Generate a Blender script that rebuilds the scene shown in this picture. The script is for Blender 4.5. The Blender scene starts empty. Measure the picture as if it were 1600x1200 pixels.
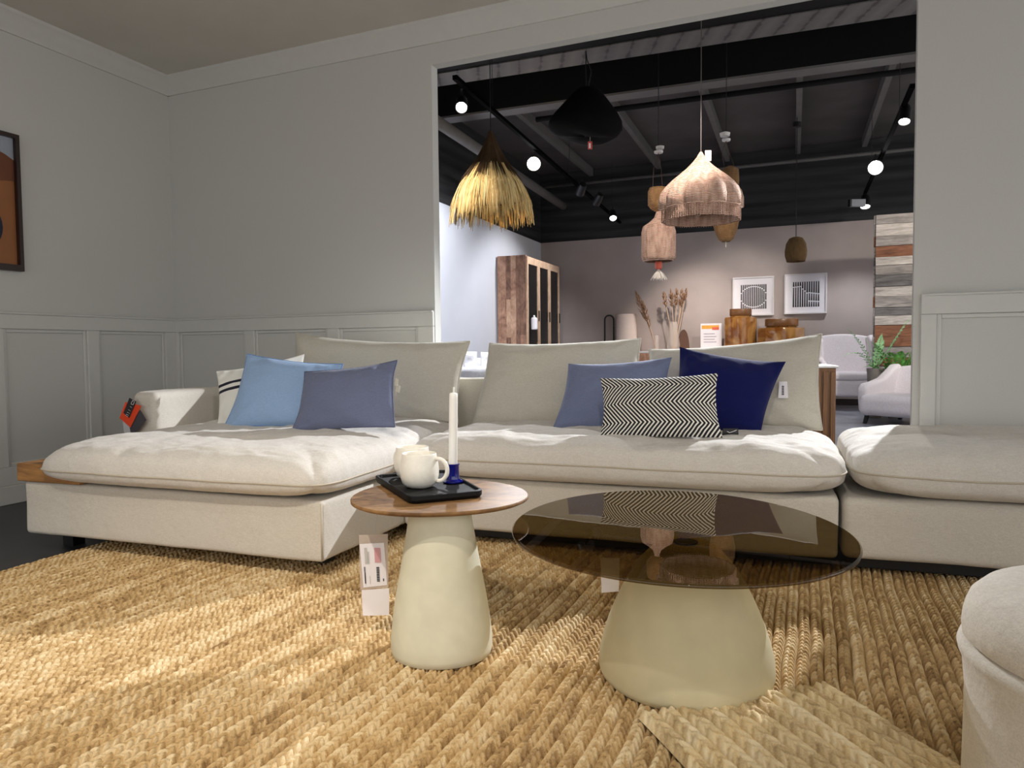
import bpy, math, random
import numpy as np
from mathutils import Vector, Matrix, noise

random.seed(7)
S = bpy.context.scene
COL = S.collection

# ------------------------------------------------------------------ camera
FPX = 1150.0
TH = math.atan(55 / 1150); RO = .0098
CAM = np.array([0, 0, .85])
_r0 = np.array([1, 0, 0.]); _u0 = np.array([0, math.sin(TH), math.cos(TH)])
_fw = np.array([0, math.cos(TH), -math.sin(TH)])
_r = math.cos(RO) * _r0 - math.sin(RO) * _u0
_u = math.cos(RO) * _u0 + math.sin(RO) * _r0
cd = bpy.data.cameras.new('camera'); cam = bpy.data.objects.new('camera', cd); COL.objects.link(cam)
cd.sensor_width = 36; cd.sensor_fit = 'HORIZONTAL'; cd.lens = FPX / 1600 * 36; cd.clip_start = .05; cd.clip_end = 100
M = Matrix.Identity(4)
for i in range(3):
    M[i][0] = _r[i]; M[i][1] = _u[i]; M[i][2] = -_fw[i]; M[i][3] = CAM[i]
cam.matrix_world = M
S.camera = cam

# ------------------------------------------------------------------ view, world
S.view_settings.view_transform = 'Standard'; S.view_settings.look = 'None'
S.view_settings.gamma = 1; S.view_settings.use_curve_mapping = False
S.view_settings.exposure = 0.0
w = bpy.data.worlds.new('world'); S.world = w; w.use_nodes = True
w.node_tree.nodes['Background'].inputs[0].default_value = (1.0, .985, .965, 1)
w.node_tree.nodes['Background'].inputs[1].default_value = 1.45
try:
    S.cycles.use_denoising = True
    S.cycles.max_bounces = 7; S.cycles.sample_clamp_indirect = 4
    S.cycles.caustics_reflective = False; S.cycles.caustics_refractive = False
except Exception: pass

def spot(name, loc, target, watts, size, blend=.25, col=(1, .93, .84), rad=.03):
    d = bpy.data.lights.new(name, 'SPOT'); d.energy = watts; d.spot_size = math.radians(size); d.spot_blend = blend
    d.color = col; d.shadow_soft_size = rad
    o = bpy.data.objects.new(name, d); COL.objects.link(o); o.location = loc
    o.rotation_euler = (Vector(target) - Vector(loc)).to_track_quat('-Z', 'Y').to_euler()
    return o
WARM = (1, .90, .76); NEUT = (1, .93, .84); COOL = (.93, .95, 1)
# ceiling spots of the near room (over and behind the viewer)
spot('room_spot', (-1.1, .6, 2.7), (-1.15, 1.8, 0), 170, 66, .9, WARM)
spot('room_spot', (.25, .3, 2.7), (-.2, 2.7, .3), 76, 62, .6, NEUT)
spot('room_spot', (-1.2, 1.3, 2.7), (-1.3, 2.9, .3), 30, 80, .9, NEUT)
spot('room_spot', (1.5, .4, 2.7), (1.25, 2.4, .2), 16, 60, .8, WARM)
# daylight-toned lamps of the showroom behind, plus an added spot for the planks
SHOW_LIGHTS = [
    ((-.37, 5.73, 2.68), (-.5, 2.9, .3), 60, 70, .3, COOL, .03),
    ((.24, 7.48, 2.66), (-.35, 2.5, .2), 330, 36, .3, COOL, .03),
    ((3.72, 6.1, 3.35), (.55, 2.6, .3), 640, 52, .25, COOL, .03),
    ((3.3, 6.3, 2.66), (4.15, 8.1, .4), 38, 60, .5, COOL, .03),
    ((4.7, 6.9, 2.8), (4.9, 8.9, 1.4), 48, 80, .7, NEUT, .04),  # added to brighten the plank wall, no lamp seen here
    ((4.0, 8.1, 2.72), (.9, 2.0, .0), 120, 34, .3, NEUT, .03),
    ((4.74, 9.75, 2.62), (4.3, 9.3, .5), 32, 120, .5, COOL, .04),
    ((1.3, 10.0, 2.72), (.2, 10.6, 1.2), 40, 100, .6, COOL, .05),
    ((-.05, 7.1, 2.75), (-1.0, 8.2, 1.3), 120, 110, .6, (.9, .93, 1), .05),
    ((2.4, 9.7, 2.9), (2.75, 11.2, .85), 62, 62, .9, (1, .88, .8), .04),
    ((3.4, 9.0, 2.9), (3.2, 10.9, 1.3), 34, 60, .8, (1, .92, .86), .04),
    ((1.2, 5.0, 2.9), (1.25, 6.0, 1.9), 45, 60, .6, (1, .9, .82), .04),
    ((-.9, 5.2, 2.6), (-.25, 6.1, 1.95), 30, 34, .6, (1, .9, .75), .04),
]
for a in SHOW_LIGHTS: spot('showroom_spot', a[0], a[1], a[2] * 3.0, *a[3:])

# ------------------------------------------------------------------ pixel helpers (photo pixel -> point)
def ray(x, y): return _r * (x - 800) / FPX + _u * (600 - y) / FPX + _fw
def atZ(x, y, z): d = ray(x, y); return CAM + d * (z - .85) / d[2]
def atY(x, y, yy): d = ray(x, y); return CAM + d * yy / d[1]
def atP(x, y, p, n):
    d = ray(x, y); p = np.array(p, float); n = np.array(n, float)
    return CAM + d * np.dot(p - CAM, n) / np.dot(d, n)

# ------------------------------------------------------------------ materials
def lin(c):
    c = [x / 255 for x in c]
    return tuple((x / 12.92 if x <= .04045 else ((x + .055) / 1.055) ** 2.4) for x in c) + (1,)
class NT:
    def __init__(s, name):
        s.m = bpy.data.materials.new(name); s.m.use_nodes = True; s.t = s.m.node_tree
        s.b = s.t.nodes['Principled BSDF']
    def n(s, typ, **kw):
        o = s.t.nodes.new(typ)
        for k, v in kw.items():
            if k.startswith('i_'):
                key = k[2:]; key = int(key) if key.isdigit() else key.replace('_', ' ')
                if hasattr(v, 'is_output'): s.t.links.new(v, o.inputs[key])
                else: o.inputs[key].default_value = v
            else: setattr(o, k, v)
        return o
    def l(s, a, b): s.t.links.new(a, b)
    def coord(s, which='Object', scale=(1, 1, 1), rot=(0, 0, 0)):
        tc = s.n('ShaderNodeTexCoord'); mp = s.n('ShaderNodeMapping')
        s.l(tc.outputs[which], mp.inputs[0]); mp.inputs['Scale'].default_value = scale; mp.inputs['Rotation'].default_value = rot
        return mp.outputs[0]
    def ramp(s, fac, stops, interp='LINEAR'):
        r = s.n('ShaderNodeValToRGB'); e = r.color_ramp; e.interpolation = interp
        while len(e.elements) < len(stops): e.elements.new(.5)
        for i, (p, c) in enumerate(stops): e.elements[i].position = p; e.elements[i].color = c
        s.l(fac, r.inputs[0]); return r.outputs[0]
    def math(s, op, a, b=None):
        m = s.n('ShaderNodeMath'); m.operation = op
        for i, v in enumerate((a, b)):
            if v is None: continue
            if hasattr(v, 'is_output'): s.l(v, m.inputs[i])
            else: m.inputs[i].default_value = v
        return m.outputs[0]
    def bump(s, h, st=.3, dist=.002, prev=None):
        b = s.n('ShaderNodeBump'); b.inputs['Strength'].default_value = st; b.inputs['Distance'].default_value = dist
        s.l(h, b.inputs['Height'])
        if prev is not None: s.l(prev, b.inputs['Normal'])
        return b.outputs[0]
    def setn(s, o): s.l(o, s.b.inputs['Normal'])

def plain(name, rgb, rough=.6, metal=0, noise_amt=.06, nscale=30, bump=.0, spec=.5, bdist=.001):
    t = NT(name); c = lin(rgb); v = t.coord()
    nz = t.n('ShaderNodeTexNoise', i_Scale=nscale, i_Detail=3.0); t.l(v, nz.inputs['Vector'])
    lo = tuple(x * (1 - noise_amt) for x in c[:3]) + (1,); hi = tuple(min(1, x * (1 + noise_amt)) for x in c[:3]) + (1,)
    t.l(t.ramp(nz.outputs[0], [(.3, lo), (.7, hi)]), t.b.inputs['Base Color'])
    t.b.inputs['Roughness'].default_value = rough; t.b.inputs['Metallic'].default_value = metal
    t.b.inputs['Specular IOR Level'].default_value = spec
    if bump: t.setn(t.bump(nz.outputs[0], bump, bdist))
    return t.m

def fabric(name, rgb, weave=900, amt=.10, wr=.5, rough=.92):
    t = NT(name); c = lin(rgb); v = t.coord()
    n1 = t.n('ShaderNodeTexNoise', i_Scale=weave * .35, i_Detail=2.0); t.l(v, n1.inputs['Vector'])
    n2 = t.n('ShaderNodeTexNoise', i_Scale=9.0, i_Detail=4.0); t.l(v, n2.inputs['Vector'])
    n3 = t.n('ShaderNodeTexNoise', i_Scale=60.0, i_Detail=3.0); t.l(t.coord('Object', (1, 1, 6)), n3.inputs['Vector'])
    mx = t.math('ADD', t.math('MULTIPLY', n1.outputs[0], .6), t.math('MULTIPLY', n3.outputs[0], .4))
    lo = tuple(x * (1 - amt) for x in c[:3]) + (1,); hi = tuple(min(1, x * (1 + amt)) for x in c[:3]) + (1,)
    t.l(t.ramp(mx, [(.35, lo), (.65, hi)]), t.b.inputs['Base Color'])
    t.b.inputs['Roughness'].default_value = rough; t.b.inputs['Specular IOR Level'].default_value = .15
    t.b.inputs['Sheen Weight'].default_value = .15
    b = t.bump(n1.outputs[0], .35, .0012); b = t.bump(n2.outputs[0], wr, .012, b); t.setn(b)
    return t.m

def wood(name, dark, light, scale=(2, 2, 14), rough=.55, axis_scale=None, contrast=(.35, .65)):
    t = NT(name); v = t.coord('Object', scale)
    n1 = t.n('ShaderNodeTexNoise', i_Scale=2.2, i_Detail=6.0, i_Distortion=1.4); t.l(v, n1.inputs['Vector'])
    n2 = t.n('ShaderNodeTexNoise', i_Scale=14.0, i_Detail=4.0); t.l(v, n2.inputs['Vector'])
    mx = t.math('ADD', t.math('MULTIPLY', n1.outputs[0], .7), t.math('MULTIPLY', n2.outputs[0], .3))
    t.l(t.ramp(mx, [(contrast[0], lin(dark)), (contrast[1], lin(light))]), t.b.inputs['Base Color'])
    t.b.inputs['Roughness'].default_value = rough; t.setn(t.bump(n2.outputs[0], .2, .001))
    return t.m

def emit(name, rgb, st):
    t = NT(name); t.b.inputs['Base Color'].default_value = (1, 1, 1, 1)
    t.b.inputs['Emission Color'].default_value = rgb + (1,); t.b.inputs['Emission Strength'].default_value = st
    return t.m

m_wall = plain('wall_paint', (203, 203, 199), .8, bump=.10, nscale=160, noise_amt=.02, spec=.2)
m_trim = plain('trim_paint', (207, 207, 203), .55, noise_amt=.015, nscale=20, spec=.35)
m_ceil = plain('ceiling_paint', (212, 207, 200), .9, noise_amt=.03, nscale=3, spec=.1)
m_floor = plain('dark_floor', (52, 52, 54), .45, noise_amt=.12, nscale=8, bump=.05)
m_farwall = plain('far_wall_plaster', (180, 168, 163), .85, noise_amt=.06, nscale=2.5, bump=.05, spec=.2)
m_sidewall = plain('white_side_wall', (205, 207, 214), .85, noise_amt=.02, nscale=3, spec=.2)
m_black = plain('black_paint', (12, 12, 13), .8, noise_amt=.1, spec=.2)
m_darkceil = plain('dark_ceiling', (84, 80, 80), .9, noise_amt=.15, nscale=1.5, spec=.1)
m_rafter = plain('grey_steel', (98, 95, 94), .7, noise_amt=.1, nscale=5)
m_blk = plain('black_metal', (9, 9, 10), .45, noise_amt=.1)
m_linen = fabric('natural_linen', (202, 196, 185))
m_linen2 = fabric('natural_linen_loose', (208, 203, 195), wr=.8)
m_backl = fabric('grey_beige_linen', (192, 187, 174), wr=.35)
m_seam = plain('linen_piping', (188, 178, 160), .9, noise_amt=.03)
m_oak = wood('oiled_oak', (120, 78, 36), (178, 128, 70), (1.5, 9, 9), .5)
m_traywood = plain('black_tray_wood', (11, 11, 12), .6, spec=.25, noise_amt=.2, nscale=60, bump=.08)
m_cer = plain('white_stoneware', (236, 231, 219), .28, noise_amt=.03, nscale=90, bump=.06)
m_cerin = plain('stoneware_inside', (208, 196, 184), .35, noise_amt=.02)
m_wax = plain('white_wax', (246, 244, 238), .5, noise_amt=.01)
m_wick = plain('wick', (235, 232, 225), .8, noise_amt=.02)
m_paper = plain('white_paper', (240, 236, 240), .7, noise_amt=.01)
m_ink = plain('black_ink', (38, 36, 38), .7, noise_amt=.02)
m_redink = plain('pale_red_print', (214, 160, 165), .7, noise_amt=.03)
m_greyink = plain('grey_print', (196, 194, 190), .7, noise_amt=.03)
m_rose = plain('white_plastic', (215, 212, 210), .5, noise_amt=.02)
def clear(name, rgb, rough=.05, alpha=.5):
    t = NT(name); t.b.inputs['Base Color'].default_value = lin(rgb); t.b.inputs['Roughness'].default_value = rough
    t.b.inputs['Alpha'].default_value = alpha
    return t.m
m_sleeve = clear('clear_plastic_sleeve', (214, 200, 188), .25, .55)
m_cobalt = NT('cobalt_glass').m
_b = m_cobalt.node_tree.nodes['Principled BSDF']; _b.inputs['Base Color'].default_value = lin((10, 16, 110)); _b.inputs['Roughness'].default_value = .05
_b.inputs['Coat Weight'].default_value = .6

# ------------------------------------------------------------------ mesh builder
class MB:
    def __init__(s): s.v = []; s.f = []; s.mi = []; s.uv = None
    def add(s, vs, fs, mi=0):
        k = len(s.v); s.v += [tuple(map(float, p)) for p in vs]; s.f += [tuple(i + k for i in f) for f in fs]; s.mi += [mi] * len(fs); return s
    def box(s, a, b, mi=0, M=None):
        x0, y0, z0 = a; x1, y1, z1 = b
        vs = [(x0, y0, z0), (x1, y0, z0), (x1, y1, z0), (x0, y1, z0), (x0, y0, z1), (x1, y0, z1), (x1, y1, z1), (x0, y1, z1)]
        if M is not None: vs = [tuple(M @ Vector(p)) for p in vs]
        return s.add(vs, [(0, 3, 2, 1), (4, 5, 6, 7), (0, 1, 5, 4), (1, 2, 6, 5), (2, 3, 7, 6), (3, 0, 4, 7)], mi)
    def prism(s, poly, z0, z1, mi=0, M=None):
        n = len(poly); vs = [(x, y, z0) for x, y in poly] + [(x, y, z1) for x, y in poly]
        if M is not None: vs = [tuple(M @ Vector(p)) for p in vs]
        fs = [tuple(range(n - 1, -1, -1)), tuple(range(n, 2 * n))] + [(i, (i + 1) % n, n + (i + 1) % n, n + i) for i in range(n)]
        return s.add(vs, fs, mi)
    def lathe(s, prof, n=48, c=(0, 0, 0), sx=1, sy=1, fn=None, mi=0, caps=True, M=None):
        vs = []; fs = []
        for r, z in prof:
            for i in range(n):
                a = 2 * math.pi * i / n; k = fn(a, z) if fn else 1
                vs.append((c[0] + r * k * math.cos(a) * sx, c[1] + r * k * math.sin(a) * sy, c[2] + z))
        for j in range(len(prof) - 1):
            for i in range(n):
                q = (i + 1) % n; fs.append((j * n + i, j * n + q, (j + 1) * n + q, (j + 1) * n + i))
        if caps:
            fs.append(tuple(range(n - 1, -1, -1))); k = (len(prof) - 1) * n; fs.append(tuple(range(k, k + n)))
        if M is not None: vs = [tuple(M @ Vector(p)) for p in vs]
        return s.add(vs, fs, mi)
    def tube(s, pts, r, n=8, mi=0, closed=False, caps=True):
        pts = [Vector(p) for p in pts]; m = len(pts); rr = r if hasattr(r, '__len__') else [r] * m
        vs = []; fs = []; prev = None
        for i, p in enumerate(pts):
            if closed: d = pts[(i + 1) % m] - pts[i - 1]
            else: d = pts[min(i + 1, m - 1)] - pts[max(i - 1, 0)]
            d.normalize()
            if prev is None: a = d.orthogonal().normalized()
            else:
                a = prev - d * prev.dot(d); a = a.normalized() if a.length > 1e-6 else d.orthogonal().normalized()
            prev = a; b = d.cross(a)
            for k in range(n):
                t = 2 * math.pi * k / n; vs.append(p + (a * math.cos(t) + b * math.sin(t)) * rr[i])
        for i in range(m if closed else m - 1):
            j = (i + 1) % m
            for k in range(n):
                q = (k + 1) % n; fs.append((i * n + k, i * n + q, j * n + q, j * n + k))
        if caps and not closed:
            fs.append(tuple(range(n - 1, -1, -1))); fs.append(tuple(range((m - 1) * n, m * n)))
        return s.add(vs, fs, mi)
    def build(s, name, mats, parent=None, smooth=False, loc=None, rotz=0, bevel=0, seg=3, auto=None, sub=0, flatcap=False):
        sharp_ = set()
        if not isinstance(mats, (list, tuple)): mats = [mats]
        me = bpy.data.meshes.new(name); me.from_pydata(s.v, [], s.f); me.update()
        for m in mats: me.materials.append(m)
        if len(mats) > 1: me.polygons.foreach_set('material_index', s.mi)
        if s.uv is not None:
            ul = me.uv_layers.new(name='UVMap'); li = np.empty(len(me.loops), dtype=np.int32); me.loops.foreach_get('vertex_index', li)
            ul.data.foreach_set('uv', np.array(s.uv, dtype=np.float32)[li].ravel())
        if smooth: me.polygons.foreach_set('use_smooth', [True] * len(me.polygons))
        o = bpy.data.objects.new(name, me); COL.objects.link(o)
        if parent is not None: o.parent = parent
        if loc is not None: o.location = loc
        o.rotation_euler = (0, 0, rotz)
        if bevel:
            b = o.modifiers.new('bevel', 'BEVEL'); b.width = bevel; b.segments = seg; b.limit_method = 'ANGLE'; b.angle_limit = math.radians(40)
            me.polygons.foreach_set('use_smooth', [True] * len(me.polygons))
            wn = o.modifiers.new('wn', 'WEIGHTED_NORMAL'); wn.keep_sharp = True
        if sub:
            q = o.modifiers.new('sub', 'SUBSURF'); q.levels = sub; q.render_levels = sub
        if flatcap:
            me.polygons.foreach_set('use_smooth', [len(pp.vertices) <= 4 for pp in me.polygons])
            k_ = len(me.polygons)
            for pp in me.polygons:
                if len(pp.vertices) > 4:
                    for e_ in pp.edge_keys: sharp_.add(e_)
            for e_ in me.edges:
                if e_.key in sharp_: e_.use_edge_sharp = True
        elif auto is not None:
            me.polygons.foreach_set('use_smooth', [True] * len(me.polygons))
            me.set_sharp_from_angle(angle=math.radians(auto))
        return o

def tag(o, label=None, cat=None, group=None, kind=None):
    if label: o['label'] = label
    if cat: o['category'] = cat
    if group: o['group'] = group
    if kind: o['kind'] = kind
    return o
def thing(name, label, cat, loc=(0, 0, 0), rotz=0, group=None):
    o = bpy.data.objects.new(name, None); o.empty_display_size = .1; COL.objects.link(o)
    o.location = loc; o.rotation_euler = (0, 0, rotz); return tag(o, label, cat, group)
def struct(o, label=None): o['kind'] = 'structure'; return tag(o, label) if label else o

def nz(x, y, z=0.): return noise.noise(Vector((x, y, z)))

# ================================================================== SHELL
WD = np.array([.9165, -.4, 0]); WN = np.array([.4, .9165, 0])       # back wall: along, away
WC = np.array([-2.413, 5.30, 0])                                    # corner of back and left wall
wrot = math.atan2(-.4, .9165)
LD = np.array([.358, .934, 0])                                      # left wall direction
CEIL = 2.77; DOORH = 2.535; WT = .07
def wpx(x, y):
    q = atP(x, y, WC, WN) - WC; return q @ WD, q[2]
xl = wpx(677, 300)[0]; xr = wpx(1430, 300)[0]
# back wall with the wide opening (local x along wall, y away)
b = MB()
b.box((-.3, 0, 0), (xl, WT, CEIL)).box((xr, 0, 0), (7.5, WT, CEIL)).box((xl, 0, DOORH), (xr, WT, CEIL))
struct(b.build('wall_back', m_wall, loc=WC, rotz=wrot))
# black hoarding above the near room's ceiling line on the showroom side
struct(MB().box((-.3, WT * .2, CEIL), (7.5, WT, 4.1)).build('wall_back_upper', m_black, loc=WC, rotz=wrot))
# left wall (local x along wall from the corner toward the viewer)
lrot = math.atan2(-.934, -.358)
struct(MB().box((0, -.12, 0), (7.5, 0, CEIL)).build('wall_left', m_wall, loc=WC, rotz=lrot))
# ceiling of near room, bounded by the back wall line
p = lambda s, t: tuple((WC + WD * s + WN * t)[:2])
poly = [p(-.3, .01), tuple((WC - LD * 7.4)[:2]), (5.5, -2.0), p(7.5, .01)]
struct(MB().prism(poly, CEIL, CEIL + .08).build('ceiling', m_ceil))
# floor
struct(MB().box((-7, -3.5, -.1), (8, 3.2, 0)).prism([(-7, 3.2), (8, 3.2), p(7.5, .03), p(-3, .03)], -.1, 0).build('floor', m_floor))

RAILT, RAILB, PBOT, BASEH = 1.085, .99, .21, .105
def wainscot(name, root_loc, rot, sgn, length0, length1, stiles, bottom=True):
    """stiles: list of (x0,x1) solid uprights; panels are recesses between them. sgn: -1 proud toward -y"""
    b = MB(); d = .022 * sgn
    def bx(x0, z0, x1, z1, dd=d, y0=0):
        b.box((min(x0, x1), min(y0, dd), z0), (max(x0, x1), max(y0, dd), z1))
    bx(length0, RAILB, length1, RAILT)                           # rail
    bx(length0, RAILT - .012, length1, RAILT, d * 1.35)          # small cap
    bx(length0, BASEH, length1, PBOT, d)                         # bottom rail
    for x0, x1 in stiles: bx(x0, PBOT, x1, RAILB)
    ss = sorted(tuple(sorted(s)) for s in stiles)
    for (a0, a1), (b0, b1) in zip(ss, ss[1:]):                   # inner bevel moulding of each panel
        t = .02; dd = d * .45
        bx(a1, PBOT, a1 + t, RAILB, dd); bx(b0 - t, PBOT, b0, RAILB, dd)
        bx(a1 + t, RAILB - t, b0 - t, RAILB, dd); bx(a1 + t, PBOT, b0 - t, PBOT + t, dd)
    return struct(b.build(name, m_trim, loc=root_loc, rotz=rot, bevel=.004, seg=2))
bx_ = lambda x: wpx(x, 512)[0]
st = [(.0, bx_(282)), (bx_(385), bx_(400)), (bx_(514), bx_(532)), (bx_(655), xl - .004)]
wainscot('trim_1', WC, wrot, -1, 0, xl - .004, st)
st = [(xr + .03, wpx(1463, 500)[0]), (wpx(1463, 500)[0] + .62, wpx(1463, 500)[0] + .74), (wpx(1463, 500)[0] + 1.4, wpx(1463, 500)[0] + 1.52)]
wainscot('trim_2', WC, wrot, -1, xr + .03, wpx(1463, 500)[0] + 1.52, st)
LN = np.array([.934, -.358, 0])
def lpx(x, y):
    q = atP(x, y, WC, LN) - WC; return -(q @ LD)
st = [(.0, lpx(255, 520)), (lpx(151, 518), lpx(133, 517)), (lpx(2, 516), lpx(2, 516) + .12), (lpx(2, 516) + .9, lpx(2, 516) + 1.02)]
wainscot('trim_3', WC, lrot, 1, 0, lpx(2, 516) + 1.02, st)
# baseboards
struct(MB().box((0, 0, 0), (3.2, .03, BASEH)).build('baseboard_left', m_trim, loc=WC, rotz=lrot, bevel=.004))
struct(MB().box((0, -.03, 0), (xl, 0, BASEH)).build('baseboard_back', m_trim, loc=WC, rotz=wrot, bevel=.004))
struct(MB().box((xr, -.03, 0), (xr + 3, 0, BASEH)).build('baseboard_back_right', m_trim, loc=WC, rotz=wrot, bevel=.004))
# crown mouldings: stepped cove profile swept along the walls
def crown(name, loc, rot, x0, x1, sgn):
    prof = [(0, CEIL - .115), (.012, CEIL - .115), (.016, CEIL - .10), (.03, CEIL - .085), (.05, CEIL - .05), (.062, CEIL - .03), (.075, CEIL - .018), (.078, CEIL), (0, CEIL)]
    v = [(x0, sgn * y, z) for y, z in prof] + [(x1, sgn * y, z) for y, z in prof]; n = len(prof)
    f = [(i, (i + 1) % n, n + (i + 1) % n, n + i) for i in range(n)] + [tuple(range(n)), tuple(range(2 * n - 1, n - 1, -1))]
    return struct(MB().add(v, f).build(name, m_trim, loc=loc, rotz=rot, auto=30))
crown('trim_4', WC, wrot, 0, 7.3, -1); crown('trim_5', WC, lrot, 0, 7.3, 1)

# ---- showroom behind: far wall, side wall, dark upper walls and ceiling
FC = np.array([.502, 12.342, 0]); HW = 2.6
struct(MB().box((-.1, 0, 0), (7.5, .1, HW)).build('wall_far', m_farwall, loc=FC, rotz=wrot))
struct(MB().box((-.1, -.03, 0), (7.5, 0, .09)).build('baseboard_far', plain('dark_skirting', (70, 62, 60), .7), loc=FC, rotz=wrot))
def corr(name):
    t = NT(name); v = t.coord('Object', (1, 1, 1))
    wv = t.n('ShaderNodeTexWave', i_Scale=1.9, i_Distortion=.3, i_Detail=1.0); wv.bands_direction = 'Z'; t.l(v, wv.inputs['Vector'])
    n1 = t.n('ShaderNodeTexNoise', i_Scale=1.2); t.l(t.coord('Object', (.6, 1, 9)), n1.inputs['Vector'])
    t.l(t.ramp(n1.outputs[0], [(.35, lin((26, 26, 28))), (.7, lin((50, 50, 53)))]), t.b.inputs['Base Color'])
    t.b.inputs['Roughness'].default_value = .75; t.setn(t.bump(wv.outputs['Fac'], .6, .02)); return t.m
m_corr = corr('dark_corrugated')
struct(MB().box((-.1, .0, HW), (7.5, .1, 3.75)).build('wall_far_upper', m_corr, loc=FC, rotz=wrot))
srot = math.atan2(.934, .358)
# side wall runs from near the opening to the far corner; local x = from far corner toward viewer
SWL = float(((FC - WC) @ WN - WT - .02) / (WN @ LD))
struct(MB().box((0, -.1, 0), (SWL, 0, HW)).build('wall_far_left', m_sidewall, loc=FC, rotz=lrot))
struct(MB().box((0, -.1, HW), (SWL, .0, 3.75)).build('wall_far_left_upper', m_corr, loc=FC, rotz=lrot))
q = lambda s, t: tuple((FC + WD * s - LD * t)[:2])
struct(MB().prism([q(-.3, -.2), q(-.3, 8.6), q(8.2, 8.6), q(8.2, -.2)], 3.72, 3.8).build('ceiling_showroom', m_darkceil))
t = NT('grey_plank_floor'); v = t.coord('Object', (1, 1, 1))
bk = t.n('ShaderNodeTexBrick', i_Scale=1.0, i_Color1=lin((128, 130, 142)), i_Color2=lin((150, 152, 162)), i_Mortar=lin((80, 80, 86)))
bk.inputs['Mortar Size'].default_value = .004; bk.inputs['Brick Width'].default_value = 1.3; bk.inputs['Row Height'].default_value = .16; t.l(v, bk.inputs['Vector'])
t.l(bk.outputs[0], t.b.inputs['Base Color']); t.b.inputs['Roughness'].default_value = .35
m_pfloor = t.m
struct(MB().prism([p(-.6, .03), p(8.5, .03), q(8.2, -.2), q(-1.2, -.2)], -.1, 0).build('floor_showroom', m_pfloor))

# beams: perforated band, black box beam with flange, rafters, pipes (ceiling steelwork)
def holes(name):
    t = NT(name); v = t.coord('Object', (1, 1, 1))
    sx = t.n('ShaderNodeSeparateXYZ'); t.l(v, sx.inputs[0])
    n1 = t.n('ShaderNodeTexNoise', i_Scale=14.0, i_Detail=3.0); t.l(v, n1.inputs['Vector'])
    fx = t.math('FRACT', t.math('MULTIPLY', sx.outputs[0], 5.5)); fx = t.math('ABSOLUTE', t.math('SUBTRACT', fx, .5))
    fx = t.math('ADD', fx, t.math('MULTIPLY', t.math('SUBTRACT', n1.outputs[0], .5), .35))
    t.l(t.ramp(fx, [(.02, lin((62, 58, 58))), (.10, lin((92, 88, 87))), (.5, lin((104, 100, 99)))]), t.b.inputs['Base Color'])
    t.b.inputs['Roughness'].default_value = .8; return t.m
def along_wall(z, px0, px1, y0, y1):
    return atZ(px0, y0, z), atZ(px1, y1, z)
def strip(name, a, c, d, e2, z0, z1, mat):     # quad footprint extruded
    return struct(MB().prism([tuple(a[:2]), tuple(c[:2]), tuple(d[:2]), tuple(e2[:2])], z0, z1).build(name, mat))
def ext(a, c, k0=1.5, k1=1.5):
    d = (c - a) / np.linalg.norm(c - a); return a - d * k0, c + d * k1
a0, a1 = ext(atZ(700, 113, 3.3), atZ(1425, -8, 3.3), .35); b0, b1 = ext(atZ(700, 133, 3.3), atZ(1425, 23, 3.3), .35)
o = strip('ceiling_beam', a0, a1, b1, b0, 3.3, 3.36, holes('perforated_plaster'))
strip('ceiling_dark_gap', np.array(p(.5, .1)), np.array(p(6.2, .1)), a1, a0, 3.31, 3.37, m_black)  # added black plate, covers the lit ceiling so the gap stays dark
a0, a1 = ext(atZ(692, 185, 3.3), atZ(1425, 85, 3.3), .35); off = np.array([.05, .115, 0])
strip('ceiling_beam', a0, a1, a1 + off, a0 + off, 3.32, 3.72, m_black)
strip('ceiling_beam_flange', a0, a1, a1 + off * 1.5, a0 + off * 1.5, 3.3, 3.32, m_rafter)
for pxx in (1350, 1247, 1137, 1030, 925, 835):                    # rafters run toward the far wall
    e0 = atP(pxx, 240, FC, WN); e0[2] = 0; e0 = e0 - LD * .05
    s0 = e0 - LD * (4.1 if pxx > 900 else 3.6)
    n_ = np.array([.934, -.358, 0]) * .032
    strip('ceiling_rafter', s0 - n_, s0 + n_, e0 + n_, e0 - n_, 3.6, 3.72, m_rafter)
def pipe(name, a, c, r, mat): return struct(MB().tube([a, c], r, 10).build(name, mat, smooth=True))
pipe('ceiling_pipe', atZ(838, 187, 3.5), atZ(1440, 108, 3.5), .03, m_black)
pipe('ceiling_pipe', FC + WD * 0.1 - WN * .06 + np.array([0, 0, 3.5]), FC + WD * 6.5 - WN * .06 + np.array([0, 0, 3.5]), .025, m_rafter)
pipe('ceiling_pipe', atZ(660, 175, 3.1), atZ(880, 322, 3.1), .06, m_rafter)

# plank-clad partition on the right
def plank_mat(name, c0, c1): return wood(name, c0, c1, (1.2, 6, 10), .8, contrast=(.3, .7))
pm = [plank_mat('plank_grey', (92, 86, 84), (168, 160, 154)), plank_mat('plank_pale', (130, 122, 116), (205, 196, 188)),
      plank_mat('plank_brown', (88, 52, 34), (150, 100, 72)), plank_mat('plank_dark', (62, 58, 58), (120, 116, 114))]
PWL = atY(1369, 337, 8.9); ztop = PWL[2]
b = MB(); z = .0; k = 0
seq = [1, 0, 2, 3, 1, 2, 0, 2, 2, 1, 3, 0, 1, 3, 0, 1, 2, 0, 1, 0, 3, 0, 2, 0]
while z < ztop - .02:
    h = min((.1, .13, .12, .14, .11)[k % 5], ztop - z); d = (.0, .012, .006, .016)[k % 4]
    b.box((0, -d - .015, z + .003), (2.6, 0, z + h), seq[k % len(seq)]); b.box((-.015 - d * .3, -d * .5, z + .003), (0, .1, z + h), seq[(k + 5) % len(seq)])
    z += h; k += 1
b.box((0, 0, 0), (2.6, .12, ztop), 3)
struct(b.build('wall_right_planks', pm, loc=(PWL[0], PWL[1], 0), rotz=wrot))

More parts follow.
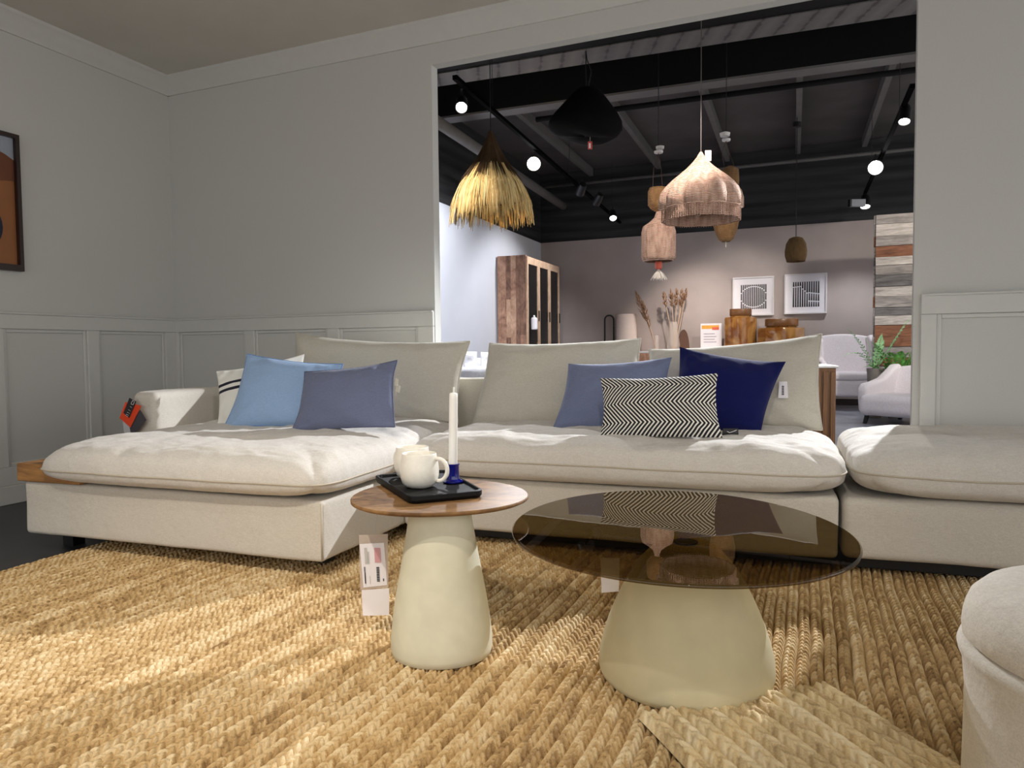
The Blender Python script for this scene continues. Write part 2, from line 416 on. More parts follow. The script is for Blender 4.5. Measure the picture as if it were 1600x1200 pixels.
# ================================================================== RUGS
def rug_mat(name, cols):
    t = NT(name)
    at_ = t.n('ShaderNodeAttribute'); at_.attribute_name = 'tone'
    n1 = t.n('ShaderNodeTexNoise', i_Scale=420.0, i_Detail=3.0); t.l(t.coord('Object', (1, .35, 1)), n1.inputs['Vector'])
    n2 = t.n('ShaderNodeTexNoise', i_Scale=3.0, i_Detail=3.0); t.l(t.coord('Object', (2.2, .5, 1)), n2.inputs['Vector'])
    f = t.math('ADD', t.math('MULTIPLY', at_.outputs['Fac'], .5), t.math('ADD', t.math('MULTIPLY', n1.outputs[0], .35), t.math('MULTIPLY', n2.outputs[0], .28)))
    t.l(t.ramp(f, [(.25, lin(cols[0])), (.55, lin(cols[1])), (.85, lin(cols[2]))]), t.b.inputs['Base Color'])
    t.b.inputs['Roughness'].default_value = .85; t.b.inputs['Specular IOR Level'].default_value = .25
    t.setn(t.bump(n1.outputs[0], .5, .002)); return t.m
def braided_rug(name, W_, H_, row, stitch, thick, mat, loc, rotz, ry=.0025, rx=10, seed=1):
    rng = np.random.default_rng(seed)
    nrow = int(W_ / row); row = W_ / nrow
    nx = nrow * rx + 1; ny = int(H_ / ry) + 1
    X = np.linspace(0, W_, nx)[:, None]; Y = np.linspace(0, H_, ny)[None, :]
    ri = np.minimum((X / row).astype(int), nrow - 1)
    wob = rng.uniform(-1, 1, (8,)) * 2
    mean = .0035 * (np.sin(Y * 3.1 + wob[0]) + .6 * np.sin(Y * 7.7 + wob[1]) + .4 * np.sin(Y * 17 + wob[2]))
    u = X / row - ri; ph = rng.random(nrow)[ri]; ln = (stitch * rng.uniform(.9, 1.12, nrow))[ri]
    a = np.abs(u - .5) * 2
    sgn = np.where(u < .5, 1, -1)
    pcoord = Y / ln + ph + .8 * a + .06 * np.sin(Y * 40 + ph * 30) + np.where(u < .5, 0, .5)
    lump = np.abs(np.cos(np.pi * pcoord)) ** .6
    env = np.sqrt(np.clip(1 - np.clip(a - .12, 0, 1) ** 2.6 * 1.39, 0, 1)) * (.80 + .20 * np.clip(a / .3, 0, 1))
    hgt = thick * (.02 + .98 * env * (.12 + .88 * lump * (.75 + .25 * np.cos(np.pi * (pcoord % 1 - .5)))))
    idx = np.floor(pcoord).astype(int)
    tone = (np.sin(idx * 12.9898 + ri * 78.233 + sgn * 3.7) * 43758.5453) % 1.0
    rowtone = rng.random(nrow)[ri]
    tone = .6 * tone + .4 * rowtone
    hgt = hgt * (.88 + .18 * tone)
    edge = np.minimum(np.minimum(X, W_ - X), np.minimum(Y, H_ - Y)); hgt = np.where(edge < 1e-6, 0.0, hgt)
    co = np.empty((nx, ny, 3), np.float32)
    co[..., 0] = X + mean; co[..., 1] = Y + 0 * X; co[..., 2] = hgt
    me = bpy.data.meshes.new(name)
    nv = nx * ny; me.vertices.add(nv); me.vertices.foreach_set('co', co.ravel())
    i = np.arange(nx - 1)[:, None] * ny + np.arange(ny - 1)[None, :]
    quads = np.stack([i, i + ny, i + ny + 1, i + 1], -1).reshape(-1, 4).astype(np.int32)
    nf = len(quads); me.loops.add(nf * 4); me.loops.foreach_set('vertex_index', quads.ravel())
    me.polygons.add(nf); me.polygons.foreach_set('loop_start', np.arange(nf, dtype=np.int32) * 4)
    try: me.polygons.foreach_set('loop_total', np.full(nf, 4, np.int32))
    except Exception: pass
    me.polygons.foreach_set('use_smooth', np.ones(nf, bool)); me.update(calc_edges=True)
    at_ = me.attributes.new('tone', 'FLOAT', 'POINT'); at_.data.foreach_set('value', np.broadcast_to(tone, (nx, ny)).astype(np.float32).ravel())
    me.materials.append(mat)
    o = bpy.data.objects.new(name, me); COL.objects.link(o); o.location = loc; o.rotation_euler = (0, 0, rotz)
    return o
RA = math.radians(22); er = np.array([math.cos(RA), -math.sin(RA), 0]); gr = np.array([math.sin(RA), math.cos(RA), 0])
R0 = er * -2.86 + gr * .35
o = braided_rug('jute_rug', 4.0, 2.72, .034, .0245, .030, rug_mat('jute', [(132, 100, 62), (198, 166, 116), (232, 212, 172)]), (R0[0], R0[1], .001), -RA, seed=3)
tag(o, 'large golden brown braided jute rug under the coffee tables', 'rug')
# smaller pale braided rug, its corner laid over the big one in the foreground
A2 = math.radians(16.5)
o = braided_rug('jute_rug', .50, .95, .042, .036, .022, rug_mat('pale_jute', [(168, 140, 98), (226, 202, 156), (244, 228, 192)]), (.276 + .95 * math.sin(A2) , 1.60 - .95 * math.cos(A2), .028), A2, ry=.0025, rx=12, seed=9)
tag(o, 'pale braided jute rug corner lying on the big rug before the glass table', 'rug')

# ================================================================== SOFA
SA = math.radians(19.5)
I0 = np.array([-.487, 3.199, 0]); SE = np.array([math.cos(SA), -math.sin(SA), 0]); SG = np.array([math.sin(SA), math.cos(SA), 0])
def sw(s, t, z): return I0 + SE * s + SG * t + np.array([0, 0, z])
def grid_faces(nu, nv, flip=False, off=0):
    f = []
    for i in range(nu - 1):
        for j in range(nv - 1):
            q = (off + i * nv + j, off + (i + 1) * nv + j, off + (i + 1) * nv + j + 1, off + i * nv + j + 1)
            f.append(q[::-1] if flip else q)
    return f
def soft_cushion(x0, x1, y0, y1, zb, zs, zt, p=7, q=2.6, nu=90, nv=60, seed=0, amp=.008, sag=.0, wr=.004, sq=9, droop=0, px_=None):
    """two bulging sheets meeting in a seam at zs; bottom to zb, top to zt"""
    cx, cy = (x0 + x1) / 2, (y0 + y1) / 2; hx, hy = (x1 - x0) / 2, (y1 - y0) / 2
    def dist(n):   # denser toward the rims
        t = np.linspace(-1, 1, n); return np.sin(t * math.pi / 2) * .55 + t * .45
    U = dist(nu); V = dist(nv); vs = []; rim = []
    for side in (1, -1):
        for u in U:
            for v in V:
                # rounded-rectangle outline
                k = (abs(u) ** sq + abs(v) ** sq) ** (1 / sq) if (u or v) else 1
                m = max(abs(u), abs(v)); sc = (m / k if k > 1e-9 else 1)
                X = cx + u * sc * hx; Y = cy + v * sc * hy
                # pull-in between corners
                ex = max(0, 1 - abs(u) ** p) * max(0, 1 - abs(v) ** p)
                h = ex ** (1 / q)
                n1 = nz(X * 5 + seed, Y * 5, seed * 1.7); n2 = nz(X * 14, Y * 18 + seed, seed * 2.3)
                n3 = abs(nz(X * 9 + 3, Y * 26 + seed * 3, seed))
                if side > 0:
                    Z = zs + (zt - zs) * h + (n1 * amp + n2 * wr - n3 * wr * 1.5) * min(1, h * 1.2) - sag * math.exp(-((u / .6) ** 2 + (v / .6) ** 2))
                else:
                    Z = zs - (zs - zb) * h ** .9 + n2 * wr * .6 * min(1, (1 - h) * 3) * h
                # rim wobble
                wv = nz(X * 3 + 7, Y * 3, seed) * .006
                Z += wv * (1 - h) - droop * (1 - h) ** 2
                out = 1 + (n2 * .004 + n1 * .004) * (1 if m > .9 else 0)
                vs.append((cx + (X - cx) * out, cy + (Y - cy) * out, Z))
    fs = grid_faces(nu, nv) + grid_faces(nu, nv, True, nu * nv)
    b = MB(); b.add(vs, fs)
    ring = [i * nv for i in range(nu)] + [(nu - 1) * nv + j for j in range(1, nv)] + [i * nv + nv - 1 for i in range(nu - 2, -1, -1)] + [j for j in range(nv - 2, 0, -1)]
    return b, [vs[i] for i in ring]
def build_soft(name, parent, mat, pipe_r=.0035, **kw):
    b, ring = soft_cushion(**kw); o = b.build(name, mat, parent, smooth=True)
    m = o.data
    import bmesh
    bm = bmesh.new(); bm.from_mesh(m); bmesh.ops.remove_doubles(bm, verts=bm.verts, dist=.0002); bm.to_mesh(m); bm.free()
    MB().tube(ring, pipe_r, 6, closed=True).build('piping', m_seam, o, smooth=True)
    return o
def rbox(name, parent, mat, a, c, bev=.02, seg=4, puff=0):
    return MB().box(a, c).build(name, mat, parent, bevel=bev, seg=seg)
def soft_box(name, parent, mat, a, c, r=.03, n=26, seed=0, amp=.003, lean=None, pw=1):
    """box with softly rounded edges and gently uneven faces"""
    x0, y0, z0 = a; x1, y1, z1 = c; vs = []; fs = []
    hx, hy, hz = (x1 - x0) / 2, (y1 - y0) / 2, (z1 - z0) / 2; cx, cy, cz = (x0 + x1) / 2, (y0 + y1) / 2, (z0 + z1) / 2
    def dd(h):
        m = max(4, int(n * min(1, h / .4))); t = [-h, -h + r * .3, -h + r * .65, -h + r] + [-h + r + (2 * h - 2 * r) * i / m for i in range(1, m)] + [h - r, h - r * .65, h - r * .3, h]
        return t
    axes = [dd(hx), dd(hy), dd(hz)]
    for ax in range(3):
        A = axes[(ax + 1) % 3]; B = axes[(ax + 2) % 3]; H = (hx, hy, hz)[ax]
        for sg in (1, -1):
            off = len(vs)
            for p1 in A:
                for p2 in B:
                    P = [0, 0, 0]; P[ax] = sg * H; P[(ax + 1) % 3] = p1; P[(ax + 2) % 3] = p2
                    inner = [max(-h + r, min(h - r, q)) for q, h in zip(P, (hx, hy, hz))]
                    d = Vector([P[i] - inner[i] for i in range(3)])
                    if d.length > 1e-9: d = d.normalized() * r
                    X = Vector(inner) + d
                    nn = d.normalized() if d.length > 1e-9 else Vector((0, 0, 0))
                    k = nz((X.x + cx) * 4 + seed, (X.y + cy) * 4, (X.z + cz) * 4 + seed) * amp * 2 + nz((X.x + cx) * 13 + seed, (X.y + cy) * 13, X.z * 10) * amp * .5
                    X = X + nn * k
                    vs.append((X.x + cx, X.y + cy, X.z + cz))
            fs += grid_faces(len(A), len(B), sg < 0, off)
    o = MB().add(vs, fs).build(name, mat, parent, smooth=True)
    import bmesh
    bm = bmesh.new(); bm.from_mesh(o.data); bmesh.ops.remove_doubles(bm, verts=bm.verts, dist=.0003); bm.to_mesh(o.data); bm.free()
    return o

def pillow(name, quad, mid_n, thick, mat, parent=None, label=None, cat=None, nu=44, nv=32, pinch=.05, side_k=.45, seed=0, ear=(.03, .03, .03, .03), group=None, wr=.004, pipe=None, p=2.4, q=1.6, origin=None):
    """quad: TL,TR,BR,BL world points; bulges both ways along mid_n"""
    TL, TR, BR, BL = [np.array(x, float) for x in quad]; n = np.array(mid_n, float); n /= np.linalg.norm(n)
    org = (BL + BR) / 2 if origin is None else np.array(origin)
    vs = []; uv = []
    U = np.sin(np.linspace(-1, 1, nu) * math.pi / 2) * .4 + np.linspace(-1, 1, nu) * .6
    V = np.sin(np.linspace(-1, 1, nv) * math.pi / 2) * .4 + np.linspace(-1, 1, nv) * .6
    upv = (TL + TR - BL - BR) / 2; rtv = (TR + BR - TL - BL) / 2
    for side in (1, -1):
        for u in U:
            for v in V:
                a = (u + 1) / 2; c = (v + 1) / 2
                P = (BL * (1 - a) + BR * a) * (1 - c) + (TL * (1 - a) + TR * a) * c
                # edges pull in between the corners
                P = P - rtv * (pinch * side_k * np.sign(u) * abs(u) ** 3 * (1 - v * v)) * .5 - upv * (pinch * np.sign(v) * abs(v) ** 3 * (1 - u * u)) * .5 * (1 if v > 0 else .25)
                h = (max(0, 1 - abs(u) ** p) * max(0, 1 - abs(v) ** p)) ** (1 / q)
                n1 = nz(a * 3 + seed, c * 3, seed + side); n2 = nz(a * 7 + seed * 2, c * 9, seed * 3 + side)
                rad = math.atan2(v, u); crease = abs(nz(rad * 3.5 + seed, (u * u + v * v) * 1.2, seed)) * (u * u * v * v) ** .5
                d = side * thick / 2 * h * (1 + .12 * n1) + side * n2 * wr * min(1, h * 2) - side * crease * .03 * min(1, h * 3)
                P = P + n * d + n * nz(a * 2 + seed * 5, c * 2, 9) * .012
                vs.append(P - org); uv.append((a, c))
    fs = grid_faces(nu, nv) + grid_faces(nu, nv, True, nu * nv)
    b = MB(); b.add(vs, fs); b.uv = uv
    o = b.build(name, mat, parent, smooth=True, loc=tuple(org))
    if label: tag(o, label, cat, group)
    if pipe:
        ring = [i * nv for i in range(nu)] + [(nu - 1) * nv + j for j in range(1, nv)] + [i * nv + nv - 1 for i in range(nu - 2, -1, -1)] + [j for j in range(nv - 2, 0, -1)]
        MB().tube([vs[i] for i in ring], .003, 6, closed=True).build('piping', pipe, o, smooth=True)
    return o

def child_pillow(name, root, quad, n, thick, mat, **kw):
    """same, but as a child of a rotated root"""
    inv = root.matrix_world.inverted() if False else (Matrix.Translation(root.location) @ Matrix.Rotation(root.rotation_euler.z, 4, 'Z')).inverted()
    ql = [np.array(inv @ Vector(x)) for x in quad]; nl = np.array(inv.to_3x3() @ Vector(n))
    return pillow(name, ql, nl, thick, mat, parent=root, **kw)

def back_plane(g0, g1, z0=.44, z1=.90):
    """leaning plane crossing depth g0 at z0 and g1 at z1: returns point, normal (toward viewer)"""
    up = SG * (g1 - g0) + np.array([0, 0, z1 - z0]); n = np.cross(up, SE); n /= np.linalg.norm(n)
    if n @ SG > 0: n = -n
    return sw(0, g0, z0), n

ZB0, ZB1 = .08, .305
# --- left module with chaise
ch = thing('sofa', 'beige linen corner sofa module with long chaise and left armrest', 'sofa', tuple(sw(0, 0, 0)), -SA)
soft_box('base', ch, m_linen, (-1.49, -.605, ZB0), (-.002, .0, ZB1), .018, seed=1, amp=.002)
soft_box('base', ch, m_linen, (-1.49, .0, ZB0), (-.002, .86, ZB1), .018, seed=2, amp=.002)
MB().tube([(-.006, -.601, ZB0 + .01), (-.006, -.601, ZB1 - .01)], .004, 6).build('piping', m_seam, ch, smooth=True)
rbox('side_shelf', ch, m_oak, (-1.515, -.615, ZB1 + .002), (-1.16, -.03, ZB1 + .078), .004, 2)
soft_box('armrest', ch, m_linen, (-1.50, -.02, ZB1 + .002), (-1.35, .93, .652), .035, seed=4, amp=.004)
soft_box('backrest', ch, m_backl, (-1.345, .78, ZB1 + .002), (.095, .93, .695), .022, seed=5, amp=.003)
build_soft('seat_cushion', ch, m_linen2, sq=13, droop=.014, x0=-1.375, x1=.035, y0=-.675, y1=.775, zb=.298, zs=.385, zt=.498, seed=2, amp=.010, wr=.006, nu=110, nv=110)
def leg(parent, x, y, z1=ZB0, w_=.06, z0=0.):
    MB().prism([(x - w_ / 2, y - w_ / 2), (x + w_ / 2, y - w_ / 2), (x + w_ / 2, y + w_ / 2), (x - w_ / 2, y + w_ / 2)], z0, z1 + .004).build('leg', m_blk, parent)
for x, y, z_ in ((-1.40, -.45, .0), (-.12, -.42, .031), (-1.40, .7, .0), (-.12, .7, .0)): leg(ch, x, y, z0=z_)
rbox('plinth', ch, m_blk, (-1.22, -.36, .032), (-.2, .6, ZB0 - .003), .002)
# --- middle module
md = thing('sofa', 'middle two-seat module of the beige linen sofa behind the glass table', 'sofa', tuple(sw(0, 0, 0)), -SA)
soft_box('base', md, m_linen, (.004, .0, ZB0), (1.755, .86, ZB1), .02, seed=7, amp=.002)
soft_box('backrest', md, m_backl, (.10, .80, ZB1 + .002), (1.70, .95, .695), .022, seed=8, amp=.003)
build_soft('seat_cushion', md, m_linen2, x0=.034, x1=1.785, y0=-.065, y1=.79, zb=.303, zs=.388, zt=.495, seed=5, amp=.012, wr=.007, nu=130, nv=70, p=9)
rbox('plinth', md, m_blk, (.02, .10, .032), (1.74, .75, ZB0 - .003), .002)
# --- right end module (no back visible)
en = thing('sofa', 'backless beige linen end module of the sofa at the right wall', 'sofa', tuple(sw(0, 0, 0)), -SA)
soft_box('base', en, m_linen, (1.768, .02, ZB0), (3.1, .86, ZB1 - .0), .03, seed=9, amp=.003)
build_soft('seat_cushion', en, m_linen2, x0=1.80, x1=3.15, y0=-.05, y1=.88, zb=.308, zs=.395, zt=.505, seed=8, amp=.010, wr=.006, nu=110, nv=70, p=8)
rbox('plinth', en, m_blk, (1.79, .10, .032), (3.0, .78, ZB0 - .003), .002)
# back cushions, corners read off the photo on a leaning plane
def bcush(root, px, g0, g1, seed, th=.16, **kw):
    P, n = back_plane(g0, g1); qd = [atP(x, y, P, n) for x, y in px]
    return child_pillow('back_cushion', root, qd, n, th, m_backl, seed=seed, nu=60, nv=44, p=4.5, q=2.2, pipe=m_backl, **kw)
bcush(ch, [(462, 520), (735, 533), (716, 662), (440, 664)], .64, .76, 3, pinch=.13)
bcush(md, [(765, 536), (1001, 529), (1003, 668), (736, 668)], .66, .79, 4, pinch=.085)
bcush(md, [(1014, 546), (1284, 522), (1285, 672), (1008, 672)], .66, .80, 6, pinch=.10)

# ================================================================== THROW PILLOWS
def throw(px, base, lean, yaw, thick, mat, label, seed, zb=.482, fwd=0, **kw):
    """base: pixel of the bottom centre, standing on the seat at height zb; lean back; yaw about z"""
    B = atZ(base[0], base[1], zb)
    a = SA - math.radians(yaw); ex = np.array([math.cos(a), -math.sin(a), 0]); gy = np.array([math.sin(a), math.cos(a), 0])
    up = gy * math.sin(math.radians(lean)) + np.array([0, 0, math.cos(math.radians(lean))]); n = np.cross(up, ex)
    if n @ gy > 0: n = -n
    B = B + n * fwd
    kw.setdefault('pinch', .09); kw.setdefault('side_k', .75)
    return pillow('throw_pillow', [atP(x, y, B, n) for x, y in px], n, thick, mat, label=label, cat='pillow', seed=seed, **kw)
def stripe_mat():
    t = NT('white_cotton_navy_stripes'); tc = t.n('ShaderNodeTexCoord'); sx = t.n('ShaderNodeSeparateXYZ'); t.l(tc.outputs['UV'], sx.inputs[0])
    v_ = sx.outputs[1]
    s1 = t.math('LESS_THAN', t.math('ABSOLUTE', t.math('SUBTRACT', v_, .70)), .024)
    s2 = t.math('LESS_THAN', t.math('ABSOLUTE', t.math('SUBTRACT', v_, .59)), .024)
    f = t.math('ADD', s1, s2)
    t.l(t.ramp(f, [(.4, lin((228, 226, 218))), (.6, lin((28, 28, 46)))]), t.b.inputs['Base Color']); t.b.inputs['Roughness'].default_value = .9
    n1 = t.n('ShaderNodeTexNoise', i_Scale=300.0); t.l(t.coord(), n1.inputs['Vector']); t.setn(t.bump(n1.outputs[0], .3, .001)); return t.m
def herring_mat():
    t = NT('black_white_herringbone'); tc = t.n('ShaderNodeTexCoord'); sx = t.n('ShaderNodeSeparateXYZ'); t.l(tc.outputs['UV'], sx.inputs[0])
    tri = t.math('PINGPONG', t.math('ADD', t.math('MULTIPLY', sx.outputs[1], 3.3), .35), 1.0)
    s = t.math('FRACT', t.math('ADD', t.math('MULTIPLY', sx.outputs[0], 28.0), t.math('MULTIPLY', tri, -4.3)))
    t.l(t.ramp(s, [(.0, lin((22, 21, 22))), (.56, lin((22, 21, 22))), (.60, lin((232, 228, 220))), (.96, lin((232, 228, 220)))], 'LINEAR'), t.b.inputs['Base Color'])
    t.b.inputs['Roughness'].default_value = .9
    n1 = t.n('ShaderNodeTexNoise', i_Scale=250.0); t.l(t.coord(), n1.inputs['Vector']); t.setn(t.bump(n1.outputs[0], .3, .001)); return t.m
throw([(338, 580), (476, 553), (470, 664), (338, 670)], (400, 668), 26, 25, .13, stripe_mat(), 'white throw pillow with two thin navy stripes behind the light blue one', 11, zb=.47)
throw([(386, 553), (536, 569), (528, 664), (350, 668)], (440, 667), 24, 6, .13, fabric('light_blue_linen', (150, 178, 214)), 'light blue square throw pillow beside the striped white one', 12, fwd=.03, pipe=plain('blue_seam', (110, 145, 190)))
throw([(476, 581), (621, 563), (617, 667), (456, 672)], (538, 671), 24, -2, .13, fabric('slate_blue_linen', (110, 117, 144)), 'slate blue throw pillow in front of the light blue one', 13, fwd=.13, pipe=plain('slate_seam', (84, 90, 118)))
_pl = bpy.data.objects['throw_pillow.002']; _o = np.array(_pl.location)
b = MB()
for x_, y_, w_, h_ in ((618, 590, 5, 15), (619, 600, 7, 14), (616.5, 608, 3, 16)):
    _q = [atY(x_, y_, _o[1] + .015) - _o, atY(x_ + w_, y_ + 3, _o[1] + .012) - _o, atY(x_ + w_ - 2, y_ + h_, _o[1] + .0) - _o, atY(x_ - 1, y_ + h_ - 3, _o[1] + .004) - _o]
    _n = Vector((0, -.0015, 0)); _q = [Vector(v_) for v_ in _q]
    b.add(_q + [v_ + _n for v_ in _q], [(0, 3, 2, 1), (4, 5, 6, 7), (0, 1, 5, 4), (1, 2, 6, 5), (2, 3, 7, 6), (3, 0, 4, 7)])
_r2 = b.build('ribbon_tie', m_backl, _pl); _r2['label'] = 'cream fabric ties'
throw([(888, 568), (1050, 558), (1040, 669), (862, 673)], (955, 672), 22, 0, .12, fabric('dusty_blue_linen', (110, 119, 148)), 'slate blue throw pillow behind the herringbone one', 14)
throw([(1062, 542), (1228, 565), (1188, 681), (1046, 670)], (1120, 677), 20, 4, .13, fabric('navy_velvet', (12, 18, 74), wr=.3), 'dark navy blue throw pillow leaning on the right back cushion', 15)
throw([(938, 591), (1122, 583), (1129, 684), (937, 683)], (1030, 683), 24, 2, .11, herring_mat(), 'black and white herringbone lumbar pillow on the middle seat', 16, nu=60, nv=36, wr=.003, fwd=.05)

# ================================================================== SIDE TABLE (wood top)
m_conc = plain('cream_concrete', (212, 208, 184), .75, noise_amt=.05, nscale=18, bump=.08, bdist=.002)
m_conc2 = plain('sand_concrete', (204, 194, 158), .75, noise_amt=.05, nscale=14, bump=.08, bdist=.002)
c = atZ(691, 1016, .02)
t1 = thing('side_table', 'small round wooden-top side table with cream conical base', 'side table', (c[0], c[1], .02))
prof = [(.128, .0), (.135, .004), (.1385, .02), (.138, .05), (.1335, .09), (.127, .14), (.118, .19), (.107, .25), (.0965, .31), (.088, .36), (.082, .399)]
def tri(a, z, k=.02): return 1 + k * math.cos(3 * (a + .5))
MB().lathe(prof, 96, fn=tri).build('base', m_conc, t1, auto=50)
tcx, tcy = atZ(683, 776, .43)[:2]
dx, dy = -.212 - c[0], 2.105 - c[1]
def pebble(a, z): return 1 + .022 * math.cos(3 * a + .9) + .02 * math.cos(2 * a + .3)
m_top = wood('mango_wood', (96, 68, 40), (150, 114, 74), (3, 4.5, 3), .6); m_top.node_tree.nodes['Principled BSDF'].inputs['Specular IOR Level'].default_value = .2
MB().lathe([(.225, .399), (.238, .4005), (.247, .405), (.2475, .411), (.245, .4135)], 120, c=(dx, dy, 0), fn=pebble, sy=1.03).build('tabletop', m_top, t1, flatcap=True)
TT = .02 + .4135
# tray on the table
qd = [atZ(x, y, TT + .022) for x, y in ((584, 742), (640, 777), (757, 766), (697, 733))]
tc_ = sum(qd) / 4
tr = thing('tray', 'square matte black serving tray on the wooden side table', 'tray', (tc_[0], tc_[1], TT))
ql = [np.array([q_[0] - tc_[0], q_[1] - tc_[1]]) for q_ in qd]
def rounded(poly, r, k=6):
    out = []; n = len(poly)
    for i in range(n):
        p0, p1, p2 = poly[i - 1], poly[i], poly[(i + 1) % n]
        a = (p0 - p1) / np.linalg.norm(p0 - p1); c_ = (p2 - p1) / np.linalg.norm(p2 - p1)
        s0 = p1 + a * r; s1 = p1 + c_ * r
        for j in range(k + 1):
            t_ = j / k; out.append((1 - t_) ** 2 * s0 + 2 * t_ * (1 - t_) * p1 + t_ ** 2 * s1)
    return out
def ringloft(rings):
    n = len(rings[0][0]); vs = []; fs = []
    for poly, z in rings: vs += [(x, y, z) for x, y in poly]
    for j in range(len(rings) - 1):
        for i in range(n): q = (i + 1) % n; fs.append((j * n + i, j * n + q, (j + 1) * n + q, (j + 1) * n + i))
    fs.append(tuple(range(n - 1, -1, -1))); fs.append(tuple(range((len(rings) - 1) * n, len(rings) * n))); return MB().add(vs, fs)
ro = rounded(ql, .03); sc = lambda k: [x * k for x in ro]
ringloft([(sc(.93), .0), (sc(.97), .002), (sc(1.0), .010), (sc(1.0), .021), (sc(.975), .023), (sc(.945), .022), (sc(.93), .014)]).build('tray_body', m_traywood, tr, auto=35)
TZ = TT + .0145
# mugs
def mug(loc, label, handle_ang, s=1.0):
    o = thing('mug', label, 'mug', (loc[0], loc[1], TZ), 0, 'mugs on the black tray')
    pr = [(.030, 0), (.038, .003), (.050, .014), (.0562, .032), (.0575, .05), (.0555, .07), (.0515, .088), (.0505, .098), (.0495, .1), (.048, .0985), (.0495, .07), (.0515, .05), (.049, .03), (.04, .012), (.0, .008)]
    body = MB().lathe([(r * s, z * s) for r, z in pr[:-1]] + [(.001, .008)], 64, caps=False).build('body', m_cer, o, smooth=True)
    MB().lathe([(.0494 * s, .0705 * s), (.0, .0705 * s)][:1] + [(.0005, .0705 * s)], 48, caps=False).build('inside_shadow_glaze', m_cerin, o) if False else None
    ca, sa = math.cos(handle_ang), math.sin(handle_ang); pts = []
    for k in range(15):
        t_ = math.pi * (k / 14) ; rr = .052 * s + .034 * s * math.sin(t_) ** .8; zz = .052 * s + .033 * s * math.cos(t_)
        pts.append((ca * rr, sa * rr, zz))
    MB().tube(pts, .0062 * s, 10).build('handle', m_cer, o, smooth=True)
    return o
f0 = atZ(655, 762, TZ); mug((f0[0], f0[1] + .012, 0), 'front white stoneware mug with its handle toward the candle', -.25)
m2 = atZ(652, 741, TZ); mug((m2[0] - .004, f0[1] + .155, 0), 'rear white stoneware mug half hidden behind the front one', 2.4)
# candle and holder
hc = atZ(708, 754, TZ)
h = thing('candle_holder', 'cobalt blue glass candle holder on the black tray', 'candle holder', (hc[0], hc[1], TZ))
MB().lathe([(.026, 0), (.0305, .002), (.031, .005), (.027, .008), (.0195, .012), (.0185, .02), (.0185, .052), (.0205, .056), (.0195, .058), (.0145, .058), (.0145, .045)], 48).build('cup', m_cobalt, h, auto=50)
cn = MB()
cn.lathe([(.0128, 0), (.0135, .002), (.0125, .21), (.0122, .233), (.010, .235), (.004, .236)], 32)
cn = thing('candle', 'tall unlit white taper candle in the blue glass holder', 'candle', (hc[0], hc[1], TZ + .046))
lean = Matrix.Rotation(math.radians(1.2), 4, 'Y')
MB().lathe([(.0128, 0), (.0135, .002), (.0128, .21), (.0124, .222), (.010, .225), (.004, .226)], 32, M=lean).build('wax', m_wax, cn, auto=50)
MB().tube([tuple(lean @ Vector(p_)) for p_ in ((0, 0, .22), (.0005, 0, .232), (.001, 0, .243))], .0028, 8).build('wick', m_wick, cn, smooth=True)

# ================================================================== GLASS COFFEE TABLE
c = atZ(1071, 1053, .02)
t2 = thing('coffee_table', 'low round coffee table with smoked glass top and sand conical base', 'coffee table', (c[0], c[1], .02))
prof = [(.205, .0), (.214, .004), (.2185, .018), (.217, .05), (.208, .09), (.194, .135), (.176, .18), (.150, .235), (.115, .29), (.082, .325), (.062, .338)]
def tri2(a, z): return 1 + .02 * math.cos(3 * (a - .35))
MB().lathe(prof, 110, fn=tri2).build('base', m_conc2, t2, auto=60)
t = NT('smoked_glass'); t.b.inputs['Base Color'].default_value = (.008, .006, .004, 1); t.b.inputs['Roughness'].default_value = .012
t.b.inputs['IOR'].default_value = 1.55; t.b.inputs['Alpha'].default_value = 1
tr_ = t.n('ShaderNodeBsdfTransparent'); tr_.inputs[0].default_value = (.47, .40, .26, 1)
gl = t.n('ShaderNodeBsdfGlossy'); gl.inputs['Roughness'].default_value = .004; gl.inputs[0].default_value = (1, .98, .95, 1)
fr = t.n('ShaderNodeFresnel'); fr.inputs['IOR'].default_value = 1.52
mx = t.n('ShaderNodeMixShader'); gm = t.n('ShaderNodeNewGeometry'); t.l(t.math('MULTIPLY', fr.outputs[0], t.math('SUBTRACT', 1.0, gm.outputs['Backfacing'])), mx.inputs[0]); t.l(tr_.outputs[0], mx.inputs[1]); t.l(gl.outputs[0], mx.inputs[2])
t.l(mx.outputs[0], t.t.nodes['Material Output'].inputs[0]); m_glass = t.m
def peb2(a, z): return 1 + .012 * math.cos(3 * a + 2.2) + .012 * math.cos(2 * a + 1.0)
gdx, gdy = .43 - c[0], 1.915 - c[1]
top = MB().lathe([(.423, -.005), (.428, -.003), (.429, .0), (.428, .003), (.424, .005)], 160, sy=1.05, fn=peb2).build('glass_top', m_glass, t2, flatcap=True)
top.location = (gdx, gdy, .352); top.rotation_euler = (math.radians(1.45), 0, 0)
top['label'] = 'smoked brown glass top'
MB().lathe([(.03, .3385), (.03, .3418)], 32).build('mounting_disc', m_blk, t2)

# ================================================================== PRICE TAGS
def price_holder(name, label, px, depth, w_px, h1, extra=True):
    pass
